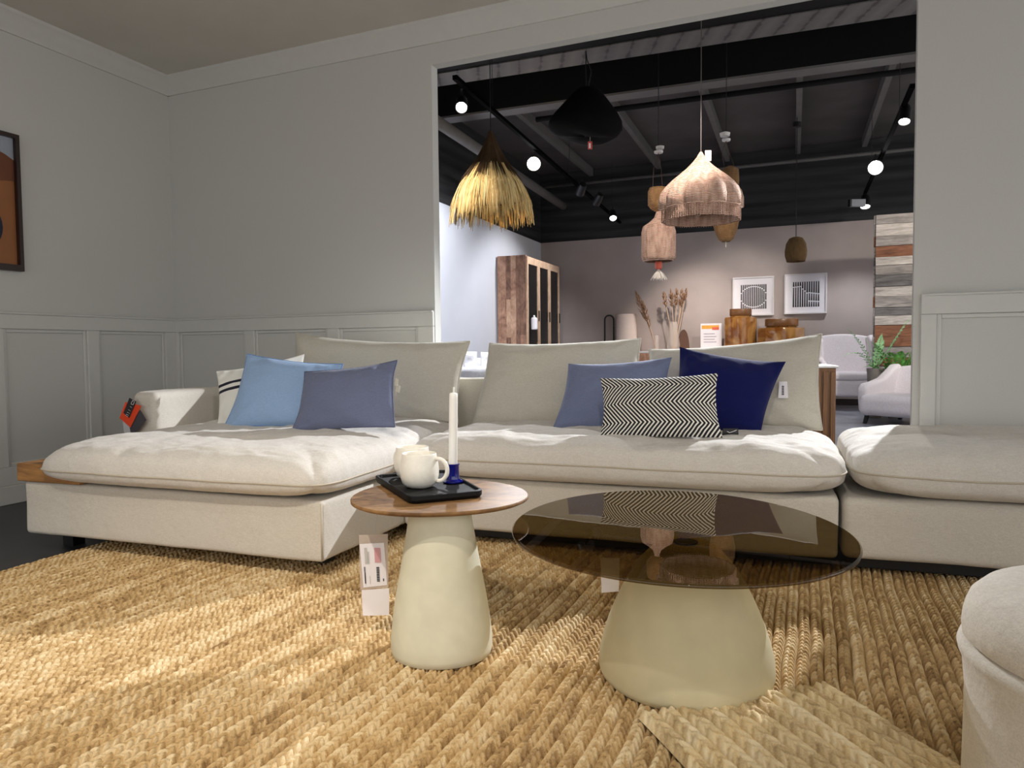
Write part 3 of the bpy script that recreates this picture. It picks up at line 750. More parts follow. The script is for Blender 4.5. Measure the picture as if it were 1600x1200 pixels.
# hanging tag under the wooden table
def quadp(b, pts, th=.0008, mi=0):
    """thin sheet between 4 points (world offsets), given thickness toward viewer (-y)"""
    pts = [Vector(p_) for p_ in pts]; n = (pts[1] - pts[0]).cross(pts[3] - pts[0]).normalized()
    if n.y > 0: n = -n
    b.add([p_ for p_ in pts] + [p_ + n * th for p_ in pts], [(0, 3, 2, 1), (4, 5, 6, 7), (0, 1, 5, 4), (1, 2, 6, 5), (2, 3, 7, 6), (3, 0, 4, 7)], mi)
YT = 2.12
org = atY(584, 836, YT)
pt = thing('price_tag', 'printed price card in a clear sleeve hanging below the wooden table', 'price tag', tuple(org))
T = lambda x, y, dy=0: Vector(atY(x, y, YT + dy) - org)
b = MB(); quadp(b, [T(561, 836), T(606, 834), T(607, 918), T(563, 921)]); b.build('sleeve', m_sleeve, pt)
b = MB(); quadp(b, [T(565, 922), T(608, 919), T(608, 961), T(567, 962)]); b.build('lower_card', m_paper, pt)
b = MB(); quadp(b, [T(562, 850, -.002), T(600, 848, -.002), T(605, 914, -.002), T(568, 918, -.002)])
card = b.build('card', m_paper, pt)
b = MB()
def bar(x0, y0, x1, y1, mi, d=-.004): quadp(b, [T(x0, y0, d), T(x1, y0, d), T(x1 + (y1 - y0) * .06, y1, d), T(x0 + (y1 - y0) * .06, y1, d)], .0004, mi)
bar(584.5, 856, 594, 879, 0); bar(569, 856, 573, 881, 1); bar(574, 862, 576, 881, 1)
for k in range(9): bar(588 + k * .12, 886 + k * 2.6, 592.5 + k * .12, 887.7 + k * 2.6, 2)
for k in range(4): bar(568.6 + k * .1, 886 + k * 2, 570.6 + k * .1, 887.3 + k * 2, 2)
bar(569.4, 894, 571, 912, 2); bar(598.5, 904, 600, 908, 2); bar(577.5, 900, 578.2, 912, 1)
b.build('print', [m_redink, m_greyink, m_ink], card)
# little loop at the top of the sleeve, tied up under the tabletop
MB().tube([T(582, 837), T(583, 839.5), T(585, 837), T(586, 828), T(590, 800)], .0006, 5).build('string', m_greyink, pt)

# tag beside the navy pillow
B_, n_ = back_plane(.56, .70)
org = atP(1225, 605, B_, n_); P_ = lambda x, y, k=0: Vector(atP(x, y, np.array(B_) + n_ * k, n_) - org)
pt = thing('price_tag', 'small white price tag hanging beside the navy pillow', 'price tag', tuple(org))
b = MB(); quadp(b, [P_(1217.5, 596), P_(1230, 596), P_(1231.5, 622), P_(1216, 622)]); b.build('card', m_paper, pt)
b = MB()
for k in range(6): quadp(b, [P_(1221.5, 603 + k * 2.5, .002), P_(1225, 603 + k * 2.5, .002), P_(1225, 604.6 + k * 2.5, .002), P_(1221.5, 604.6 + k * 2.5, .002)], .0004)
b.build('barcode', m_ink, pt)
MB().tube([P_(1224, 597), P_(1222, 592), P_(1219, 586)], .0008, 5).build('string', m_greyink, pt)
# tag under the glass table
org = atY(950, 915, 1.9); pt = thing('price_tag', 'pale price card hanging under the smoked glass table', 'price tag', tuple(org))
T = lambda x, y, dy=0: Vector(atY(x, y, 1.9 + dy) - org)
b = MB(); quadp(b, [T(938, 872), T(968, 872), T(967, 924), T(940, 926)]); b.build('card', m_paper, pt)
MB().tube([T(953, 873), T(954, 858)], .0008, 5).build('string', m_greyink, pt)

# care label by the herringbone pillow
org = atZ(1141, 682, .49); P3 = org.copy()
T = lambda x, y, dy=0: Vector(atY(x, y, org[1] + dy) - org)
pl_ = thing('fabric_label', 'small glossy black label lying beside the herringbone pillow', 'label', tuple(org))
b = MB(); quadp(b, [T(1129, 669), T(1153, 669), T(1154, 681), T(1128, 681)], .004); b.build('tab', plain('glossy_black', (12, 12, 14), .2), pl_, bevel=.002)
b = MB(); b.tube([T(1136, 674, -.006), T(1140, 676, -.006), T(1146, 674, -.006), T(1151, 672, -.006)], .0012, 6); b.build('print', m_paper, pl_)

# armrest swing tag: black, orange and dark grey cards
org = sw(-1.47, -.045, .60); Bp, nn = sw(-1.47, -.045, .6), -SG
P4 = lambda x, y, k=0: Vector(atP(x, y, Bp + nn * k, nn) - org)
sg_ = thing('swing_tag', 'orange and black swing tag hanging on the left armrest front', 'tag', tuple(org))
def sheet(name, pts, k, mat, par=sg_): b = MB(); quadp(b, [P4(x, y, k) for x, y in pts], .0012); return b.build(name, mat, par)
o_ = sheet('dark_card', [(219, 640), (229, 656), (206, 683), (201, 668)], .002, plain('charcoal_card', (62, 58, 64), .5))
o_ = sheet('clear_card', [(190, 640), (200, 655), (206, 684), (194, 676)], .0035, clear('clear_card', (200, 200, 204), .2, .6))
o_ = sheet('orange_card', [(196, 628), (221, 634), (204, 668), (187, 653)], .006, plain('orange_card', (222, 66, 18), .5)); o_['label'] = 'bright orange card'
o_ = sheet('black_card', [(202.5, 621.5), (213, 627.5), (202, 653), (193, 645)], .009, m_ink); o_['label'] = 'black card with white print'
b = MB()
b.tube([P4(205, 630, .0108), P4(207.5, 625.5, .0108), P4(210, 627.5, .0108), P4(208, 632.5, .0108), P4(204.5, 631, .0108)], .0011, 6)
for k, (xx, yy) in enumerate(((203, 635), (200.5, 640), (198.5, 644), (196.8, 647), (195.8, 649))):
    b.tube([P4(xx, yy, .0108), P4(xx + (4 if k > 1 else 3), yy + 2, .0108)], .0007, 5)
b.build('print', m_paper, o_)

# ================================================================== POUF
t = thing('pouf', 'round beige slipcovered pouf at the lower right, standing on the rug', 'pouf', (1.115, 1.18, .021))
def wob(a, z): return 1 + .012 * nz(math.cos(a) * 2.2, math.sin(a) * 2.2, z * 5) + .008 * nz(math.cos(a) * 5, math.sin(a) * 5, z * 14 + 4)
m_pouf = fabric('pouf_linen', (214, 206, 192), wr=.9)
prof = [(.318, .0), (.326, .02), (.326, .1), (.324, .2), (.325, .262), (.331, .277), (.333, .287), (.327, .296), (.319, .299)]
MB().lathe(prof, 140, fn=wob).build('skirt', m_pouf, t, auto=70)
prof = [(.313, .296), (.3245, .306), (.327, .325), (.325, .345), (.317, .365), (.298, .384), (.26, .397), (.2, .404), (.1, .408), (.01, .409)]
MB().lathe(prof, 140, fn=wob).build('top_cushion', m_pouf, t, auto=80)

# ================================================================== PICTURE ON LEFT WALL
def lw(x, y): return atP(x, y, WC + LN * .02, LN)
tr_ = lw(28, 212); br_ = lw(37, 422); ztp, zbt = tr_[2], br_[2] - .01; s1 = -((lw(31, 300) - WC) @ LD)
s2 = s1 + .62
pf = thing('framed_picture', 'framed abstract painting in rust, pale blue and navy on the left wall', 'picture', tuple(WC - LD * ((s1 + s2) / 2) + np.array([0, 0, zbt])), lrot)
hw = (s2 - s1) / 2; H_ = ztp - zbt; m_fr = plain('dark_brown_frame', (44, 26, 22), .4)
b = MB(); fw_ = .022
b.box((-hw, .002, 0), (-hw + fw_, .035, H_)).box((hw - fw_, .002, 0), (hw, .035, H_)).box((-hw + fw_, .002, 0), (hw - fw_, .035, fw_ * 1.6)).box((-hw + fw_, .002, H_ - fw_), (hw - fw_, .035, H_))
b.build('frame', m_fr, pf)
def shape(poly, y, mat, name):
    n = len(poly); b = MB(); b.add([(x, y, z) for x, z in poly] + [(x, y + .002, z) for x, z in poly], [tuple(range(n)), tuple(range(2 * n - 1, n - 1, -1))] + [(i, n + i, n + (i + 1) % n, (i + 1) % n) for i in range(n)]); return b.build(name, mat, pf)
x0_, x1_ = -hw + fw_, hw - fw_
shape([(x0_, .03), (x1_, .03), (x1_, H_ - .02), (x0_, H_ - .02)], .006, plain('rust_paint', (152, 98, 58), .7, nscale=8), 'canvas')
sk = [(x0_, H_ - .02)] + [(x0_ + (x1_ - x0_) * k / 12, H_ * (.80 + .07 * math.sin(k * .5 + .2))) for k in range(13)] + [(x1_, H_ - .02)]
shape(sk[::-1], .009, plain('pale_blue_paint', (158, 166, 178), .7, nscale=8), 'blue_field')
sh = [(x0_ + (x1_ - x0_) * k / 12, H_ * (.63 + .03 * math.cos(k * .6))) for k in range(13)] + [(x0_ + (x1_ - x0_) * k / 12, H_ * (.80 + .07 * math.sin(k * .5 + .2))) for k in range(12, -1, -1)]
shape(sh, .0085, plain('dark_rust_paint', (112, 66, 42), .7, nscale=8), 'dark_band')
circ = lambda cx, cz, rx, rz: [(cx + rx * math.cos(k * math.pi / 12), cz + rz * math.sin(k * math.pi / 12)) for k in range(24)]
xe = -hw
shape(circ(xe + .215, H_ * .50, .10, .085), .0105, plain('cream_paint', (184, 158, 120), .7), 'cream_circle')
shape(circ(xe + .20, H_ * .31, .10, .12), .0115, plain('navy_paint', (28, 36, 56), .7), 'navy_oval')

# ================================================================== SHOWROOM FURNITURE
# track lighting
m_rail = plain('matte_black_rail', (5, 5, 5), .95, spec=.03)
def track(name, a, c_, label):
    a = Vector(a); c_ = Vector(c_); L_ = (c_ - a).length; d = (c_ - a).normalized()
    t = thing(name, label, 'track', tuple(a), math.atan2(d.y, d.x))
    MB().box((0, -.018, 0), (L_, .018, .032)).build('rail', m_rail, t)
    k = .8
    while k < L_: MB().tube([(k, 0, .032), (k, 0, 3.6 - a.z if k > 1 else .7)], .003, 5).build('hanger', m_blk, t); k += 2.6
    return t
trl = atZ(692, 108, 2.82), atZ(972, 352, 2.82)
track('light_track', tuple(trl[0] + (trl[1] - trl[0]) * .03), trl[1], 'long black lighting track above the straw pendant')
_p1 = atZ(1413, 190, 2.7); _p3 = atZ(1352, 323, 2.66); _dv = (_p3 - _p1); _dv[2] = 0
trr = _p1 - _dv * .12, _p3 + _dv * .03
for _q in trr: _q[2] = 2.83
track('light_track', trr[0], trr[1], 'black lighting track at the right side of the opening')
m_lamp = emit('lamp_glow', (1.0, .97, .93), 26)
m_lamp2 = emit('lamp_glow_bright', (1.0, .98, .95), 45)
def spotlamp(px, z, aim, label, mat=m_lamp, on=True, r=.045, col=None, d=None):
    P = Vector(atZ(px[0], px[1], z))
    t = thing('track_spotlight', label, 'spotlight', tuple(P), 0, 'track spotlights of the showroom')
    ax = (Vector(aim) - P).normalized(); Mq = ax.to_track_quat('Z', 'Y').to_matrix().to_4x4()
    MB().lathe([(.02, -.16), (r * .8, -.155), (r, -.12), (r * 1.06, -.005), (r * 1.06, .004), (r * .95, .004), (r * .9, -.012)], 28, M=Mq, caps=False).lathe([(.001, -.16), (.02, -.16)], 28, M=Mq, caps=False).build('housing', col or m_blk, t, auto=40)
    MB().lathe([(r * .9, -.010), (r * .9, -.006)], 28, M=Mq).build('lens', mat if on else m_blk, t)
    bk = Mq @ Vector((0, 0, -.1)); MB().tube([tuple(bk), tuple(bk + Vector((0, 0, .10)) - Vector((0, 0, 0))), (bk.x * .2, bk.y * .2, 2.84 - P.z)], .008, 6).build('arm', m_blk, t)
    return t
spotlamp((721, 168), 2.70, (-.3, 2.9, .3), 'lit spotlight at the upper left corner of the opening')
spotlamp((834, 256), 2.70, (.0, 1.9, .4), 'glaring spotlight between straw and black pendants', m_lamp2, r=.07)
spotlamp((958, 341), 2.70, (1.4, 8.5, .4), 'lit spotlight at the far end of the left track', r=.05)
spotlamp((931, 318), 2.72, (.5, 11, 1.5), 'unlit black spotlight, last but one on the left track', on=False, r=.05)
spotlamp((906, 302), 2.72, (.4, 11, 1.5), 'unlit black spotlight, third from the end of the left track', on=False, r=.05)
spotlamp((1413, 190), 2.70, (2.6, 5.2, .3), 'lit spotlight at the upper right edge of the opening')
spotlamp((1368, 262), 2.70, (.9, 2.0, .4), 'glaring spotlight on the right track', m_lamp2, r=.075)
spotlamp((1352, 323), 2.66, (4.3, 8.9, .6), 'lit spotlight at the far end of the right track above the planks', r=.06)
# grey transformer box at the end of the right track
P = atZ(1340, 318, 2.68); t = thing('track_adapter', 'small grey box at the far end of the right lighting track', 'box', tuple(P))
MB().box((-.09, -.03, -.04), (.09, .03, .05)).build('housing', plain('grey_box', (140, 142, 150), .5), t); MB().box((-.11, -.032, -.042), (-.088, .032, .052)).build('end_cap', m_blk, t)

# straw pendant
CEILZ = 3.7
def cord(t, z0, z1, r=.004, mat=None, name='cord', x=0, y=0): return MB().tube([(x, y, z0), (x, y, z1)], r, 6).build(name, mat or m_blk, t)
P = atY(768, 330, 6.1); t = thing('pendant_lamp', 'fringed golden straw pendant lamp at the left of the opening', 'pendant lamp', tuple(P))
k_ = 6.1 / FPX; H = (330 - 208) * k_
rng = random.Random(5); b = MB(); b2 = MB()
profS = [(.0, .012), (.1, .035), (.25, .075), (.4, .13), (.55, .20), (.7, .265), (.85, .30), (1.0, .315)]
def rS(u):
    for (a, r0), (c_, r1) in zip(profS, profS[1:]):
        if u <= c_: return r0 + (r1 - r0) * (u - a) / (c_ - a)
    return profS[-1][1] + (u - 1) * .05
for layer, (u0, u1, n) in enumerate(((0.0, .60, 420), (.42, 1.02, 520), (.47, 1.06, 420))):
    for i in range(n):
        a = rng.uniform(0, 2 * math.pi); e1 = u1 + rng.uniform(-.16, .13) * (1 if layer else .5); s0 = u0 + rng.uniform(0, .08); w_ = rng.uniform(.003, .0075); off = rng.uniform(0, .018) + layer * .004
        vs = []; m = 7; ja = rng.uniform(-.06, .06); cl = .05 * math.sin(a * 9)
        for j in range(m):
            u = s0 + (e1 - s0) * j / (m - 1); r_ = rS(u) + off * (j / m) + cl * (j / m) * .4; aa = a + ja * (j / m) ** 2 + .03 * math.sin(a * 13) * (j / m)
            ww = w_ * (1 - (j / (m - 1)) ** 4 * .7); z_ = H * (1 - u)
            t1x, t1y = -math.sin(aa), math.cos(aa)
            vs += [(r_ * math.cos(aa) + t1x * ww, r_ * math.sin(aa) + t1y * ww, z_), ((r_ + .003) * math.cos(aa), (r_ + .003) * math.sin(aa), z_), (r_ * math.cos(aa) - t1x * ww, r_ * math.sin(aa) - t1y * ww, z_)]
        fs = []
        for j in range(m - 1): fs += [(3 * j, 3 * j + 1, 3 * j + 4, 3 * j + 3), (3 * j + 1, 3 * j + 2, 3 * j + 5, 3 * j + 4)]
        (b if layer else b2).add(vs, fs, i % 2)
ms = [plain('straw_light', (232, 208, 150), .6, noise_amt=.2, nscale=12), plain('straw_dark', (200, 164, 104), .6, noise_amt=.2, nscale=12)]
o = b.build('fringe', ms, t); o['label'] = 'long golden straw fringe'; o['kind'] = 'stuff'
b2.build('crown', [plain('straw_brown_unlit', (66, 46, 24), .7, noise_amt=.3, nscale=12)] * 2, t)  # darker straw colour paints in the unlit upper half
MB().lathe([(rS(u) - .012, H * (1 - u)) for u in (0.03, .2, .4, .6, .75, .85)], 30, caps=False).build('inner_shade', plain('inner_wire', (70, 38, 22), .8), t, smooth=True)
cord(t, H, CEILZ - P[2])

# black woven pendant, irregular cloud shape
P = atY(916, 216, 6.2); t = thing('pendant_lamp', 'black woven pendant lamp with a lopsided cloud shape', 'pendant lamp', tuple(P)); k_ = 6.2 / FPX
outline = [(0.03, 0.01), (.01, .2), (0.0, 0.38), (.06, .46), (.16, .51), (.30, .50), (.45, .44), (.60, .36), (.74, .28), (.86, .21), (.95, .14), (1.0, .04)]
vs = []; n = 48; H = 78 * k_; Wd = 112 * k_
for j, (u, r_) in enumerate(outline):
    for i in range(n):
        a = 2 * math.pi * i / n; low = (1 - u) ** 2 * .7
        x = r_ * Wd * math.cos(a); y = r_ * Wd * .8 * math.sin(a)
        z = u * H + low * (.07 * (-x / .3) * (1 if x < 0 else .3) + .010 * math.cos(3 * a))
        vs.append((x + (u - .5) * .03, y, z))
fs = [(j * n + i, j * n + (i + 1) % n, (j + 1) * n + (i + 1) % n, (j + 1) * n + i) for j in range(len(outline) - 1) for i in range(n)]
o = MB().add(vs, fs).build('shade', plain('black_rattan', (10, 10, 11), .9, spec=.1, nscale=80, bump=.5), t, smooth=True); sm = o.modifiers.new('solid', 'SOLIDIFY'); sm.thickness = .006
cord(t, H, CEILZ - P[2], .005); MB().tube([(.02, 0, H), (.045, .0, H + .12), (.01, 0, H + .22), (0, 0, H + .3)], .004, 6).build('cord', m_blk, t)
P = atY(922, 221, 6.2); t = thing('price_tag', 'tiny red price tag hanging under the black pendant', 'price tag', tuple(P))
MB().box((-.018, -.001, -.065), (.018, .001, 0)).build('card', plain('red_tag', (190, 70, 60), .6), t); MB().box((-.010, -.002, -.055), (.004, -.001, -.014)).build('print', m_paper, t); MB().tube([(0, 0, 0), (0, .0, .36)], .0015, 5).build('string', m_greyink, t)

# wicker weave material
def wicker(name, dark, light, sc=60):
    t = NT(name); v = t.coord('Object', (1, 1, 1))
    w1 = t.n('ShaderNodeTexWave', i_Scale=sc * .5, i_Distortion=2.5, i_Detail=2.0); w1.bands_direction = 'Z'; t.l(v, w1.inputs['Vector'])
    n1 = t.n('ShaderNodeTexNoise', i_Scale=40.0, i_Detail=4.0); t.l(t.coord('Object', (1, 1, .25)), n1.inputs['Vector'])
    f = t.math('ADD', t.math('MULTIPLY', w1.outputs['Fac'], .4), t.math('MULTIPLY', n1.outputs[0], .6))
    t.l(t.ramp(f, [(.3, lin(dark)), (.65, lin(light))]), t.b.inputs['Base Color']); t.b.inputs['Roughness'].default_value = 1.45
    t.setn(t.bump(f, .8, .01)); return t.m
m_wick1 = wicker('pale_wicker', (128, 86, 66), (228, 194, 174)); m_wick2 = wicker('brown_wicker', (104, 72, 42), (160, 122, 80)); m_wick3 = wicker('dark_bamboo', (92, 68, 38), (140, 108, 66), 140)
# big fluted wicker dome
P = atY(1095, 345, 5.6); k_ = 5.6 / FPX; H = 105 * k_; t = thing('pendant_lamp', 'large onion-shaped wicker pendant lamp with fluted skirt', 'pendant lamp', tuple(P))
R_ = 58 * k_
pr = [(.98, 0), (.98, .10), (.98, .17), (1.03, .18), (1.03, .32), (.98, .42), (.86, .51), (.70, .60), (.53, .68), (.36, .76), (.22, .84), (.12, .91), (.06, .97), (.03, 1.0)]
def flute(a, z):
    u = z / H; am = .16 if .17 < u < .8 else (.05 if u <= .18 else .2); return 1 + am * abs(math.cos(5 * a + .6)) - am * .5
o = MB().lathe([(r_ * R_, z_ * H) for r_, z_ in pr], 128, fn=flute, caps=False).build('shade', m_wick1, t, smooth=True); sm = o.modifiers.new('solid', 'SOLIDIFY'); sm.thickness = .004
b = MB()
for i in range(96):                                     # vertical strips of the skirt
    a = 2 * math.pi * i / 96; f_ = flute(a, .05 * H) * R_; b.tube([(f_ * math.cos(a), f_ * math.sin(a), -.004), (f_ * math.cos(a), f_ * math.sin(a), .165 * H)], .0035, 5)
b.build('skirt_strips', m_wick1, t)
cord(t, H, CEILZ - P[2], .0035, plain('grey_cord', (92, 86, 84), .7))
MB().box((.02, -.045, H * .85), (.065, -.043, H * 1.0)).build('price_card', m_paper, t)
# lantern left: pod on top, neck, body with strings, tassel
P = atY(1029, 438, 6.6); k_ = 6.6 / FPX; t = thing('pendant_lamp', 'pale wicker lantern with narrow neck and white tassel', 'pendant lamp', tuple(P))
Z_ = lambda y: (438 - y) * k_
MB().lathe([(20 * k_, Z_(409)), (25 * k_, Z_(407)), (26.5 * k_, Z_(402)), (26.5 * k_, Z_(364)), (24 * k_, Z_(355)), (15 * k_, Z_(349)), (7 * k_, Z_(342)), (4 * k_, Z_(334)), (5 * k_, Z_(329))], 48, caps=False).build('body', m_wick1, t, smooth=True)
MB().lathe([(5 * k_, Z_(332)), (11 * k_, Z_(328)), (15.5 * k_, Z_(322)), (15.5 * k_, Z_(302)), (13 * k_, Z_(296)), (3 * k_, Z_(295))], 40, c=(-1 * k_, 0, 0)).build('upper_pod', m_wick2, t, smooth=True)
b = MB()
for i in range(60):
    a = 2 * math.pi * i / 60; r_ = rng.uniform(.3, 1) * 14 * k_; b.tube([(0, 0, Z_(421)), (r_ * .6 * math.cos(a), r_ * .6 * math.sin(a), Z_(428)), (r_ * math.cos(a), r_ * math.sin(a), Z_(437 + rng.uniform(-3, 1)))], .0035, 4)
o = b.build('tassel', plain('white_cotton', (228, 220, 210), .9), t); o['kind'] = 'stuff'; o['label'] = 'white cotton tassel'
MB().lathe([(4 * k_, Z_(421)), (5.5 * k_, Z_(418)), (5.5 * k_, Z_(411)), (4 * k_, Z_(409))], 20).build('bead', plain('coral_bead', (214, 98, 78), .5), t, smooth=True)
b = MB()
for dx_ in (-9, 6): b.tube([(dx_ * k_, 0, Z_(297)), (dx_ * .8 * k_, .02, Z_(268)), (0, 0, Z_(243))], .0025, 5)
b.build('cord', plain('brown_cord', (84, 62, 56), .8), t)
MB().lathe([(6.5 * k_, Z_(243)), (7 * k_, Z_(240)), (3 * k_, Z_(239))], 24).build('ceiling_cap', m_rose, t)
MB().lathe([(6 * k_, Z_(236)), (6.5 * k_, Z_(232)), (3 * k_, Z_(231))], 24, c=(3 * k_, .02, 0)).build('ceiling_cap', m_rose, t)
cord(t, Z_(231), CEILZ - P[2], .003)
# lantern right behind the dome
P = atY(1134, 385, 6.6); k_ = 6.6 / FPX; t = thing('pendant_lamp', 'long brown ribbed lantern hanging behind the onion-shaped pendant', 'pendant lamp', tuple(P)); Z_ = lambda y: (385 - y) * k_
MB().lathe([(6 * k_, Z_(378)), (11 * k_, Z_(374)), (17 * k_, Z_(360)), (20 * k_, Z_(345)), (19.5 * k_, Z_(330)), (14 * k_, Z_(312)), (5 * k_, Z_(300))], 48, fn=lambda a, z: 1 + .02 * abs(math.cos(6 * a))).build('body', m_wick2, t, smooth=True)
MB().lathe([(4 * k_, Z_(302)), (13 * k_, Z_(292)), (14 * k_, Z_(285)), (13 * k_, Z_(268)), (4 * k_, Z_(262))], 40, c=(6 * k_, 0, 0)).build('upper_pod', m_wick2, t, smooth=True)
MB().tube([(0, 0, Z_(378)), (0, 0, Z_(386))], .005, 6).build('tassel', plain('cotton', (200, 190, 180), .8), t)
b = MB()
for dx_ in (-8, 8): b.tube([(dx_ * k_ + .03, 0, Z_(264)), (dx_ * .7 * k_, .02, Z_(240)), (0, 0, Z_(224))], .0025, 5)
b.build('cord', plain('brown_cord2', (80, 60, 54), .8), t)
MB().lathe([(6 * k_, Z_(224)), (6.5 * k_, Z_(221)), (3 * k_, Z_(220))], 24).build('ceiling_cap', m_rose, t)
MB().lathe([(7 * k_, Z_(216)), (8 * k_, Z_(211)), (3 * k_, Z_(209))], 24, c=(-1 * k_, .02, 0)).build('ceiling_cap', m_rose, t)
cord(t, Z_(209), CEILZ - P[2], .003)
# small dome pendant
P = atY(1243.5, 409, 9.0); k_ = 9.0 / FPX; t = thing('pendant_lamp', 'small brown bamboo dome pendant above the two pictures', 'pendant lamp', tuple(P)); Z_ = lambda y: (409 - y) * k_
o = MB().lathe([(13.5 * k_, 0), (16 * k_, Z_(400)), (16.5 * k_, Z_(393)), (14.5 * k_, Z_(381)), (10 * k_, Z_(373)), (5 * k_, Z_(371)), (.5 * k_, Z_(371))], 48, caps=False).build('shade', m_wick3, t, smooth=True)
o.modifiers.new('solid', 'SOLIDIFY').thickness = .004
cord(t, Z_(371), CEILZ - P[2], .005); MB().lathe([(6 * k_, Z_(203)), (6 * k_, Z_(196))], 20).build('ceiling_cap', m_blk, t)

# ---- cabinet on the side wall
LDn = LD; cw = np.array([.934, -.358, 0])                         # away from side wall into the room
w0 = atP(778, 500, FC + cw * .02, cw); w0[2] = 0
w0 = np.array([w0[0], w0[1], 0])
fe = atP(822, 500, w0, LD); depth = float((fe - w0) @ cw)
def solve_len(px):
    best = None
    for i in range(50, 260):
        L_ = i / 100; P_ = w0 + cw * depth + LD * L_
        x = 800 + FPX * P_[0] / P_[1]
        if best is None or abs(x - px) < best[0]: best = (abs(x - px), L_)
    return best[1]
CL = solve_len(873); CH = float(atP(822, 398, w0, LD)[2])
cb = thing('display_cabinet', 'tall reclaimed-wood cabinet with dark glass doors against the white side wall', 'cabinet', tuple(w0), math.atan2(cw[1], cw[0]))
# local x = away from wall, local y = along wall to the back (rot 90 of cw = (.358,.934))
m_rw = wood('reclaimed_wood', (122, 84, 64), (196, 154, 128), (2.2, 9, 2.0), .7, contrast=(.32, .68)); m_rwl = wood('pale_edge_wood', (176, 140, 112), (216, 186, 158), (2, 9, 2), .6)
b = MB()
ys = [0, .06, .13, .2, .28, .34, depth]
b.box((0, 0, .04), (depth, .035, CH)); b.box((0, CL - .035, .04), (depth, CL, CH)); b.box((0, .035, CH - .06), (depth - .02, CL - .035, CH)); b.box((0, .035, .04), (depth - .02, CL - .035, .10)); b.box((0, .035, .1), (.02, CL - .035, CH - .06))
b.build('body', m_rw, cb, bevel=.004, seg=2)
b = MB()
for i_, (xa_, xb_) in enumerate(zip(ys[:-1], ys[1:])):
    zc_ = .04
    while zc_ < CH - .01:
        h_ = min(rng.uniform(.3, .9), CH - zc_); b.box((xa_ + .001, -.004 - .002 * rng.random(), zc_ + .001), (xb_ - .001, 0, zc_ + h_ - .001), rng.randrange(3)); zc_ += h_
b.build('side_panel', [m_rw, wood('salvaged_wood_light', (150, 112, 88), (206, 168, 140), (4, 9, 2), .7), wood('salvaged_wood_dark', (92, 62, 48), (150, 112, 90), (4, 9, 2), .7)], cb)
for z_ in (.6, 1.1, 1.6): MB().box((.02, .035, z_), (depth - .05, CL - .035, z_ + .02)).build('shelf', m_rw, cb)
m_dg = clear('dark_door_glass', (22, 21, 22), .15, .93)
nd = 3; dw = (CL) / nd
for i in range(nd):
    y0 = i * dw + .003; y1 = (i + 1) * dw - .003; st_ = .05
    b = MB(); x0_, x1_ = depth + .001, depth + .024
    b.box((x0_, y0, .1), (x1_, y0 + st_, CH - .02)).box((x0_, y1 - st_, .1), (x1_, y1, CH - .02)).box((x0_, y0 + st_, CH - .12), (x1_, y1 - st_, CH - .02)).box((x0_, y0 + st_, .1), (x1_, y1 - st_, .2))
    d_ = b.build('door', m_rwl, cb, bevel=.003, seg=2)
    MB().box((x0_ + .006, y0 + st_, .2), (x0_ + .01, y1 - st_, CH - .12)).build('pane', m_dg, d_)
    MB().box((x1_, y1 - .035, 1.25), (x1_ + .012, y1 - .012, 1.40)).build('handle', m_blk, d_)
tv = thing('white_vase', 'white lidded jar shape behind the cabinet glass door', 'jar', tuple(w0 + cw * (depth - .03) + LD * .16 + np.array([0, 0, 1.12])))
tv.name = 'lidded_jar'; MB().lathe([(.04, .0), (.045, .01), (.045, .15), (.03, .17)], 24).build('body', m_paper, tv); MB().lathe([(.01, .17), (.015, .185), (.008, .2)], 16).build('lid', m_paper, tv)
tv.location = tuple(w0 + cw * (depth + .075) + LD * .13 + np.array([0, 0, 1.12]))
bpy.data.objects.remove(tv.children[0]) if False else None

# ---- sideboard against the far wall
def fpx(x): q_ = atP(x, 540, FC - WN * .5, WN) - FC; return float(q_ @ WD)
sx0, sx1 = fpx(915), fpx(1262)
sb = thing('sideboard', 'long low white-topped sideboard against the pinkish far wall', 'sideboard', tuple(FC + WD * sx0 - WN * .03), wrot)
SBH = .795
MB().box((0, -.45, .12), (sx1 - sx0, 0, SBH - .03)).build('body', m_rw, sb, bevel=.004); MB().box((-.01, -.47, SBH - .03), (sx1 - sx0 + .01, .005, SBH)).build('top', m_rose, sb, bevel=.004)
for i in range(4):
    x0_ = (sx1 - sx0) * i / 4; x1_ = (sx1 - sx0) * (i + 1) / 4; d_ = MB().box((x0_ + .005, -.468, .13), (x1_ - .005, -.452, SBH - .035)).build('door', m_rw, sb, bevel=.003); MB().tube([(x1_ - .05, -.48, .4), (x1_ - .05, -.48, .52)], .006, 6).build('handle', m_blk, d_)
for x_ in (.08, sx1 - sx0 - .08):
    for y_ in (-.4, -.06): MB().box((x_ - .025, y_ - .025, 0), (x_ + .025, y_ + .025, .121)).build('leg', m_blk, sb)
def onboard(px, off=.25):
    P_ = atP(px, 540, FC - WN * off, WN); return (float(P_[0]), float(P_[1]), SBH), float(P_[1]) / FPX
